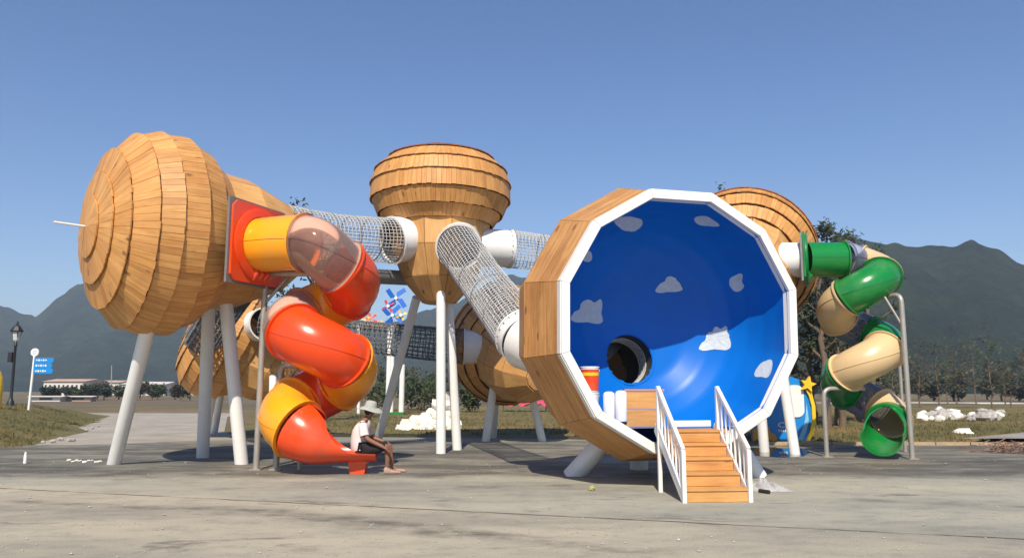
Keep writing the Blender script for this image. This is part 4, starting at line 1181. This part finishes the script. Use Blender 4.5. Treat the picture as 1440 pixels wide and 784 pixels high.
# ---- toy windmill tower and climbing posts far behind
wb = G(552, 586); wb.z = 0.1
wt = thing('toy_windmill', 'white post carrying blue and yellow toy windmills beyond the dark net tunnel', 'windmill', wb)
Yw = wb.y
part('post', MB().tube([(W(545, 588, Yw)), W(549, 452, Yw)], .16, 12), WHITE, wt, True)
part('post', MB().tube([(W(564, 586, Yw)), W(566, 512, Yw)], .16, 12), WHITE, wt, True)
part('post', MB().tube([(W(550, 588, Yw)), W(552, 500, Yw)], .12, 12), WHITE, wt, True)
part('green_base', MB().box(W(556, 583, Yw), (1.0, .5, .35)), GREEN, wt)
BLU2 = plain('toy_blue', (.01, .12, .55), .4)
for (u, v, s, mt, rt) in ((557, 419, .75, BLU2, .6), (552, 443, .72, BLU2, .75), (546, 430, .4, PINK, .3), (564, 443, .34, YELLOW, .2)):
    c = W(u, v, Yw - .3)
    m = MB()
    for k in range(4):
        a = rt + k * PI / 2; d = Vector((math.cos(a), 0, math.sin(a))); e = Vector((-math.sin(a), 0.25, math.cos(a)))
        m.add([c + d * .08, c + d * s, c + d * s + e * s * .38, c + d * .2 + e * s * .38, c + d * .08 + Vector((0, .04, 0)), c + d * s + Vector((0, .04, 0)), c + d * s + e * s * .38 + Vector((0, .04, 0)), c + d * .2 + e * s * .38 + Vector((0, .04, 0))],
              [(0, 1, 2, 3), (7, 6, 5, 4), (0, 4, 5, 1), (1, 5, 6, 2), (2, 6, 7, 3), (3, 7, 4, 0)])
    part('vane', m, mt, wt)
    part('hub', MB().lathe([(0, -.1), (.1, -.08), (.1, .4), (0, .4)], 10, Matrix.Translation(c) @ Matrix.Rotation(-PI / 2, 4, 'X')), WHITE, wt)
wb2 = G(505, 590); Yw2 = wb.y + 1.5
wt2 = thing('toy_windmill', 'row of small red, yellow and blue pinwheels on a white post behind the slide', 'windmill', (W(504, 590, Yw2).x, Yw2, .05))
part('post', MB().tube([W(504, 590, Yw2), W(505, 455, Yw2)], .1, 10), WHITE, wt2, True)
part('crossbar', MB().tube([W(498, 457, Yw2), W(560, 459, Yw2)], .09, 8), YELLOW, wt2, True)
for u, v, mt, s in ((505, 450, BLU2, .36), (509, 451, WHITE, .3), (516, 451, YELLOW, .34), (522, 448, RED, .42), (535, 455, YELLOW, .25), (543, 456, BLU2, .25)):
    c = W(u, v, Yw2 - .2); m = MB()
    for k in range(5):
        a = k * 2 * PI / 5 + u; d = Vector((math.cos(a), 0, math.sin(a))); e = Vector((-math.sin(a), .3, math.cos(a)))
        m.add([c, c + d * s, c + d * s * .8 + e * s * .45, c + Vector((0, .03, 0)), c + d * s + Vector((0, .03, 0)), c + d * s * .8 + e * s * .45 + Vector((0, .03, 0))], [(0, 1, 2), (5, 4, 3), (0, 3, 4, 1), (1, 4, 5, 2), (2, 5, 3, 0)])
    part('pinwheel', m, mt, wt2)

# ---- stones, rubble, debris
def rock(name, c, r, mat, label, cat, group=None, seed=0, flat=.7, sub=2):
    bm = bmesh.new(); bmesh.ops.create_icosphere(bm, subdivisions=sub, radius=1)
    for v in bm.verts:
        k = 1 + .45 * mnoise.noise(v.co * 1.3 + Vector((seed * 3.1, seed, 0))) + .2 * mnoise.noise(v.co * 3.7 + Vector((seed, 0, seed)))
        v.co = Vector((v.co.x * r * k, v.co.y * r * k, v.co.z * r * k * flat))
    me = bpy.data.meshes.new(name); bm.to_mesh(me); bm.free(); me.materials.append(mat)
    o = link(name, me); o.location = c; o['label'] = label; o['category'] = cat
    if group: o['group'] = group
    return o
# white rubble heap beyond the central stilts: ragged, rising to the right
hm = MB(); hx0, hx1 = G(563, 607).x, G(642, 607).x; Yh = G(600, 607).y
heap = thing('rubble_heap', 'ragged heap of white rubble at the lawn edge behind the tall stilts', 'rubble', ((hx0 + hx1) / 2, Yh + .5, 0))
SM = []
for q in range(8):
    bm = bmesh.new(); bmesh.ops.create_icosphere(bm, subdivisions=2, radius=1)
    for v in bm.verts:
        k_ = 1 + .5 * mnoise.noise(v.co * 1.2 + Vector((q * 3.1, q, 0))) + .28 * mnoise.noise(v.co * 3.1 + Vector((q, 0, q))); v.co = Vector((v.co.x * k_, v.co.y * k_, v.co.z * k_ * .72))
    me = bpy.data.meshes.new('stone'); bm.to_mesh(me); bm.free(); me.materials.append(STONE); SM.append(me)
prof_h = [(0, .16), (.05, .42), (.14, .40), (.3, .58), (.45, .86), (.56, 1.05), (.66, 1.25), (.78, 1.55), (.9, 1.1), (1.0, .2)]
for q in range(150):
    t = random.random(); hmax = crest(prof_h, t); sy = random.uniform(-1, 1); sz = random.uniform(.12, .30)
    zc = hmax * (1 - abs(sy) ** 1.3) * random.uniform(.75, 1.0)
    o = link('stone', SM[q % 8], heap); o.location = Vector((hx0 + (hx1 - hx0) * t, Yh + .55 + sy * .75, max(.06, zc - sz * .3))) - ORG[heap.name]
    o.rotation_euler = (random.uniform(-.5, .5), random.uniform(-.5, .5), random.uniform(0, 6)); o.scale = (sz, sz, sz * random.uniform(.8, 1.3))
core = MB()
for j in range(13):
    for i in range(41):
        t, s_ = i / 40, j / 12; core.v.append(Vector((hx0 + (hx1 - hx0) * t, Yh - .15 + 1.4 * s_, crest(prof_h, t) * .9 * max(0, 1 - abs(s_ * 2 - 1) ** 1.5) + .05 * mnoise.noise(Vector((t * 20, s_ * 8, 2))))))
core.f = [(j * 41 + i, j * 41 + i + 1, (j + 1) * 41 + i + 1, (j + 1) * 41 + i) for j in range(12) for i in range(40)]
part('rubble_core', core, STONE, heap)
for k in range(9):
    t = k / 8; p = Vector((hx0 + (hx1 - hx0) * random.uniform(.05, .75), Yh - .25 - random.random() * .3, .05))
    rock('stone', p, random.uniform(.06, .13), STONE, 'small white stone at the foot of the rubble heap', 'stone', 'stones at the rubble heap', k, .7, 1)
for k in range(9):
    p = G(97 + k * 5.5, 648.5 + random.uniform(-1.5, 1.5)); p.z = .02
    rock('stone', p, random.uniform(.03, .065), STONE, 'pale stone chip lying by the foot of the leftmost stilt', 'stone', 'stone chips by the leftmost stilt', 20 + k, .5, 1)
for u, v, r in ((74, 622, .1), (85, 619, .12), (100, 620, .14), (60, 623, .07), (122, 606, .08), (130, 603, .08), (138, 600, .07)):
    p = G(u, v); p.z = .05
    rock('stone', p, r, STONED, 'pale stone lying along the edge of the grass mound', 'stone', 'stones along the mound', u, .6, 1)
m = MB().lathe([(0, 0), (.035, 0), (.035, .16), (.022, .22), (.022, .25), (0, .25)], 12, Matrix.Translation(G(35, 651)))
solo('marker_peg', m, WHITE, 'small white peg standing on the dark ground before the mound', 'peg', None, True, G(35, 651))
p = G(832, 689)
rock('crumpled_wrapper', Vector((p.x, p.y, .04)), .055, plain('wrapper', (.42, .40, .16), .5, var=.5, scale=30), 'small crumpled yellowish wrapper on the concrete before the bowl', 'litter', None, 41, .9, 2)
# plastic sheet by the stairs
pm = MB(); c0 = G(1080, 690)
for j in range(15):
    for i in range(25):
        s, t = j / 14, i / 24
        e = math.sin(PI * t) * math.sin(PI * s)
        z = e * (.07 + .18 * (1 - t) * abs(mnoise.noise(Vector((t * 6, s * 5, 7)))) * 2 + .1 * mnoise.noise(Vector((t * 13, s * 10, 3))))
        pm.v.append(Vector((c0.x - .24 + t * .62 + .06 * mnoise.noise(Vector((s * 4, t * 3, 0))), c0.y - .1 + s * .45 + .08 * mnoise.noise(Vector((t * 5, 1, 0))), max(.006, z + .006))))
pm.f = [(j * 25 + i, j * 25 + i + 1, (j + 1) * 25 + i + 1, (j + 1) * 25 + i) for j in range(14) for i in range(24)]
solo('plastic_sheet', pm, BAG, 'crumpled clear plastic sheet lying beside the staircase', 'plastic sheet', None, True, c0)
m = MB().tube([G(1068, 692) + Vector((0, 0, .03)), G(1082, 694) + Vector((0, 0, .03))], .03, 8)
solo('pipe_offcut', m, BLACK, 'short black pipe offcut lying by the plastic sheet', 'pipe')
# rubble pile & boulders on the right lawn
for k in range(36):
    u = random.uniform(1296, 1412); v = random.gauss(591, 3.5); v = min(max(v, 585), 600); p = G(u, v)
    wht = random.random() < .4; sz = random.uniform(.12, .32) * (1.3 if 1320 < u < 1345 or 1375 < u < 1395 else 1)
    rock('boulder', Vector((p.x, p.y, .16 + sz * .35)), sz, STONE if wht else STONED, ('white rough boulder' if wht else 'grey rough boulder') + ' in the rubble on the far lawn', 'boulder', 'white boulders on the far lawn' if wht else 'grey boulders on the far lawn', 60 + k, .75, 2)
rock('boulder', G(1356, 608, .16), .3, STONE, 'pale boulder lying alone on the lawn beyond the kerb', 'boulder', None, 99, .5, 2)
# heap of brushwood by the side path
bw = MB(); c0 = G(1428, 636)
for k in range(150):
    a = random.uniform(0, 2 * PI); p = c0 + Vector((random.gauss(0, .45), random.gauss(0, .25), random.uniform(.02, .28))); d = Vector((math.cos(a), math.sin(a), random.uniform(-.25, .3))) * random.uniform(.12, .35)
    q = p + d; q.z = max(.01, q.z); bw.tube([p, q], .012, 4)
solo('brushwood_heap', bw, plain('dry_twig', (.26, .15, .11), .9, var=.4), 'low heap of dry brown brushwood on the plaza edge', 'brushwood')['kind'] = 'stuff'
# pink cloth on a frame behind the low pod
pc = W(738, 572, 55); m = MB()
for j in range(5):
    for i in range(13): m.v.append(pc + Vector((-1.6 + 3.2 * i / 12, -.8 + 1.6 * j / 4, .55 - .4 * abs(j - 2) / 2 + .12 * math.sin(i * 2.1 + j))))
m.f = [(j * 13 + i, j * 13 + i + 1, (j + 1) * 13 + i + 1, (j + 1) * 13 + i) for j in range(4) for i in range(12)]
can = thing('small_awning', 'small red cloth awning on posts beyond the low shaded pod', 'awning', (pc.x, pc.y, 0))
part('cloth', m, PINK, can, True)
for sx_ in (-1.5, 1.5):
    for sy_ in (-.7, .7): part('post', MB().tube([(pc.x + sx_, pc.y + sy_, 0), (pc.x + sx_, pc.y + sy_, pc.z + .2)], .04, 8), TRUNK, can)

# ---- trees
def tree(name, label, base, h, crown_r, trunk_r, nleaf, leafsize, mat, group=None, sparse=1.0, low=.45, seed=0, lean=(0, 0), limbs=9, category='tree'):
    rnd = random.Random(seed)
    root = thing(name, label, category, base, group)
    base = Vector(base); tr = MB(); top = base + Vector((lean[0], lean[1], h * .92)); pts = []
    for i in range(9):
        t = i / 8; pts.append(base.lerp(top, t) + Vector((rnd.uniform(-1, 1), rnd.uniform(-1, 1), 0)) * .018 * h * (t > 0) + Vector((0, 0, -.1 if i == 0 else 0)))
    tr.tube(pts, [trunk_r * (1 - .85 * i / 8) for i in range(9)], 9)
    tips = []
    for k in range(limbs):
        t = low + (0.97 - low) * (k + .5) / limbs; i = min(7, int(t * 8)); p = pts[i].lerp(pts[i + 1], t * 8 - i)
        a = k * 2.4 + rnd.uniform(-.4, .4); L = crown_r * (1.15 - .75 * abs(t - .62)) * rnd.uniform(.7, 1.15)
        d = Vector((math.cos(a), math.sin(a), rnd.uniform(.35, 1.0))).normalized()
        q1 = p + d * L * .5 + Vector((0, 0, -.03 * L)); q2 = p + d * L + Vector((0, 0, .1 * L))
        r0 = trunk_r * (1 - .8 * t) * .6
        tr.tube([p, q1, q2], [r0, r0 * .6, r0 * .2], 6); tips += [q1, q2, q2]
        for s in range(3):
            d2 = (d + Vector((rnd.uniform(-1, 1), rnd.uniform(-1, 1), rnd.uniform(-.3, .8)))).normalized(); b0 = q1.lerp(q2, rnd.random()); e = b0 + d2 * L * rnd.uniform(.25, .5)
            tr.tube([b0, e], [r0 * .35, r0 * .12], 4); tips += [e, b0.lerp(e, .6)]
    tips += [pts[-1], pts[-1], pts[-2]]
    part('trunk', tr, TRUNK, root, True)
    if nleaf:
        lf = MB()
        for k in range(nleaf):
            c = tips[rnd.randrange(len(tips))]; s = crown_r * .17 * sparse
            p = c + Vector((rnd.gauss(0, s), rnd.gauss(0, s), rnd.gauss(0, s * .8)))
            if p.z < base.z + .1: p.z = base.z + .1 + rnd.random() * .2
            x = Vector((rnd.gauss(0, 1), rnd.gauss(0, 1), rnd.gauss(0, .6))).normalized(); y = x.orthogonal().normalized(); ls = leafsize * rnd.uniform(.6, 1.3)
            lf.v += [p - x * ls, p + y * ls * .45, p + x * ls, p - y * ls * .45]; o = len(lf.v) - 4; lf.f.append((o, o + 1, o + 2, o + 3))
        part('crown', lf, mat, root)
    return root
def gz0(x, y): return 0.05
# sparse trees behind the green slide
k = 0
for u, vtop, Y, cr, nl, lab in ((1163, 306, 33, 1.5, 900, 'tall sparse sapling standing just behind the green slide panel'), (1190, 312, 37, 1.5, 800, 'thin sapling with a wispy crown behind the green slide'), (1212, 330, 35, 1.3, 420, 'thin sapling rising beside the clear top bend of the green slide'),
        (1148, 330, 31, 1.3, 500, 'slender brown-stemmed tree between the leaning pod and the green slide'), (1135, 420, 34, 1.6, 900, 'low bushy tree behind the star board'), (1176, 440, 32, 1.3, 700, 'small twiggy tree behind the lower green slide'),
        (1020, 244, 38, 1.2, 200, 'tree whose thin top peeps over the bowl and the leaning pod'), (440, 288, 36, 2.0, 700, 'tree whose leafy top peeps over the orange slide'), (1205, 470, 38, 1.3, 700, 'twiggy shrub tree behind the beige bends of the green slide')):
    p = W(u, vtop, Y); b = Vector((p.x, Y, 0.05))
    tree('sapling', lab, b, p.z - .05, cr, .09 + .012 * p.z, nl * 2, .12, LEAF if k % 3 else LEAFD, 'saplings behind the pods', .55, .3, 100 + k, (0, 0), 13); k += 1
# trees on the right background lawn
for i in range(16):
    u = 1180 + i * 19 + random.uniform(-8, 8); Y = random.uniform(62, 84); h = random.uniform(3.5, 8.5)
    tree('young_tree', ('brown-leaved', 'dark-leaved', 'green-leaved')[i % 3] + ' slim young tree on the far lawn below the wooded hill', (W(u, 560, Y).x, Y, .1), h, h * .24, .07, 330, .15, (LEAFB, LEAFD, LEAF)[i % 3], 'young trees along the far lawn', 1.25, .2, 300 + i, (0, 0), 11)
for i in range(13):
    u = 500 + i * 24 + random.uniform(-9, 9); Y = random.uniform(72, 90); h = random.uniform(2.5, 6.0)
    tree('young_tree', ('brown-leaved', 'dark-leaved', 'green-leaved')[i % 3] + ' slim young tree beyond the lawn behind the central pods', (W(u, 560, Y).x, Y, .1), h, h * .26, .08, 420, .17, (LEAFB, LEAFD, LEAF)[i % 3], 'young trees behind the central pods', 1.0, .2, 400 + i, (0, 0), 10)
# bushes at the far left
for i in range(17):
    u = 62 + i * 15 + random.uniform(-6, 6); Y = random.uniform(118, 140); h = random.uniform(1.2, 2.5)
    tree('roadside_tree', ('round dark green', 'round brownish', 'round dark green', 'round mid green')[i % 4] + ' roadside tree beyond the road in front of the far sheds', (W(u, 560, Y).x, Y, .0), h, h * .5, .12, 900, .24, (LEAFD, LEAFB, LEAFD, LEAF)[i % 4], 'roadside trees beyond the road', 1.5, .3, 500 + i, (0, 0), 9)
for i in range(30):
    u = 780 + i * 24 + random.uniform(-14, 14); Y = random.uniform(112, 135); h = random.uniform(1.8, 4.2)
    tree('hillfoot_tree', ('dark', 'green', 'brownish')[i % 3] + ' bushy tree at the foot of the wooded hill', (W(u, 560, Y).x, Y, 0), h, h * .48, .15, 1000, .3, (LEAFD, LEAF, LEAFB)[i % 3], 'trees at the foot of the hill', 1.5, .2, 600 + i, (0, 0), 9)
# low bush behind the rubble heap
for i, (u, v, h) in enumerate(((578, 578, 1.7), (592, 580, 1.9), (606, 578, 1.5), (660, 582, 1.2), (530, 580, 1.6))):
    p = G(u, v); tree('bush', 'loose green bush at the back of the lawn behind the rubble heap', (p.x, p.y, .1), h, h * .6, .06, 800, .14, LEAF, 'bushes behind the rubble heap', 1.4, .1, 700 + i, (0, 0), 9, 'bush')

# ---- far buildings
def building(label, u0, u1, vtop, Y, depth, wall, roof, nwin, name='far_building', rise=.8):
    a = W(u0, vtop, Y); b = W(u1, vtop, Y); h = a.z
    t = thing(name, label, 'building', ((a.x + b.x) / 2, Y, 0))
    x0, x1 = a.x, b.x; hw = h - rise
    part('wall', MB().box(((x0 + x1) / 2, Y + depth / 2, hw / 2), (x1 - x0, depth, hw)), wall, t)
    r = MB(); o = .5
    r.add([(x0 - o, Y - o, hw), (x1 + o, Y - o, hw), (x1 + o, Y + depth + o, hw), (x0 - o, Y + depth + o, hw), (x0 - o, Y + depth / 2, h), (x1 + o, Y + depth / 2, h)], [(0, 1, 5, 4), (2, 3, 4, 5), (0, 4, 3), (1, 2, 5), (0, 3, 2, 1)])
    part('roof', r, roof, t)
    for k in range(nwin):
        cx = x0 + (x1 - x0) * (k + .5) / nwin
        part('window', MB().box((cx, Y - .02, hw * .55), ((x1 - x0) / nwin * .45, .06, hw * .42)), WINM, t)
    return t
building('long white shed with a pale roof beyond the roadside trees', 62, 118, 532, 230, 14, WALLW, ROOFP, 9)
building('white shed with an orange-tinted roof beside the long white shed', 120, 168, 534, 260, 14, WALLW, ROOFP, 7)
building('low white building half hidden by roadside trees', 172, 232, 536, 240, 12, WALLW, WALLW, 8)
building('small white house at the end of the row of sheds', 238, 286, 536, 250, 12, WALLW, ROOFP, 6)
building('long low building with a dark red roof and white walls by the hill', 1378, 1470, 571, 95, 9, WALLW, ROOFR, 12, 'red_roofed_building', 1.6)
building('low white wall-like building seen behind the green slide', 1160, 1230, 583, 98, 5, WALLW, WALLW, 6, 'white_outbuilding', .2)
building('low white building behind the boulders', 1282, 1345, 584, 100, 6, WALLW, WALLW, 6, 'white_outbuilding', .2)
building('pale low wall of a yard left of the road', 45, 85, 556, 112, 1.5, WALLW, WALLW, 1, 'yard_building', .15)
building('pale ochre yard building beside the road', 92, 128, 556, 114, 1.5, ROOFP, WALLW, 1, 'yard_building', .15)
# lattice mast and tall poles
for u, vt, Y in ((157, 513, 200), (278, 520, 200), (333, 0, 0), (621, 0, 0)):
    if Y:
        a = W(u, 552, Y); b = W(u, vt, Y); m = MB().tube([(a.x, Y, 0), (b.x, Y, b.z)], [.18, .1], 8)
        solo('utility_pole', m, PIPE, 'thin grey utility pole rising above the roadside trees', 'pole', 'utility poles by the road', False, (a.x, Y, 0))

# ---- grass tufts along mound and lawn
gm = MB(); rnd = random.Random(5)
def tuft(x, y, z, s):
    for j in range(3):
        a = rnd.uniform(0, 2 * PI); d = Vector((math.cos(a), math.sin(a), 0)); l = Vector((rnd.gauss(0, .4), rnd.gauss(0, .4), 1)) * s
        p = Vector((x + rnd.gauss(0, .05), y + rnd.gauss(0, .05), z - .01)); gm.v += [p - d * s * .14, p + d * s * .14, p + l]; o = len(gm.v) - 3; gm.f.append((o, o + 1, o + 2))
cnt = 0
while cnt < 15000:
    x = rnd.uniform(-34, -13); y = 21 + 24 * rnd.random() ** 1.7; z = mound_h(x, y)
    if z > .0: tuft(x, y, z, rnd.uniform(.05, .13))
    cnt += 1
cnt = 0
while cnt < 22000:
    y = 23.6 + 34 * rnd.random() ** 1.8; x = rnd.uniform(-13, 1.0 * y); z = lawn_h(x, y)
    if z > .0: tuft(x, y, z, rnd.uniform(.05, .14))
    cnt += 1
struct('grass', gm, LAWNG, False, 'stuff')

# ---- loose grit on the plaza
gr = MB(); rnd = random.Random(11)
for k in range(900):
    y = 4.6 + 15 * rnd.random() ** 1.5; x = rnd.uniform(-.7, .7) * y; r = rnd.uniform(.006, .02) * (1 + .6 * (rnd.random() < .1))
    c = Vector((x, y, r * .3)); a = rnd.uniform(0, PI)
    ps = [c + Vector((math.cos(a + q * PI / 2) * r * rnd.uniform(.7, 1.3), math.sin(a + q * PI / 2) * r * rnd.uniform(.7, 1.3), 0)) for q in range(4)]
    gr.add(ps + [c + Vector((0, 0, r * .6)), c - Vector((0, 0, r * .4))], [(0, 1, 4), (1, 2, 4), (2, 3, 4), (3, 0, 4), (1, 0, 5), (2, 1, 5), (3, 2, 5), (0, 3, 5)])
struct('grit', gr, STONED, False, 'stuff')
# ---- haze
hz = MB().box((0, 1700, 125), (9000, 4200, 258))
m = bpy.data.materials.new('haze_air'); m.use_nodes = True; m.node_tree.nodes.clear()
o_ = m.node_tree.nodes.new('ShaderNodeOutputMaterial'); pv = m.node_tree.nodes.new('ShaderNodeVolumePrincipled')
pv.inputs['Color'].default_value = (0.66, 0.80, 1.0, 1); pv.inputs['Density'].default_value = 0.00034; pv.inputs['Anisotropy'].default_value = 0.0
m.node_tree.links.new(pv.outputs[0], o_.inputs['Volume'])
struct('haze', hz, m, False, 'stuff')
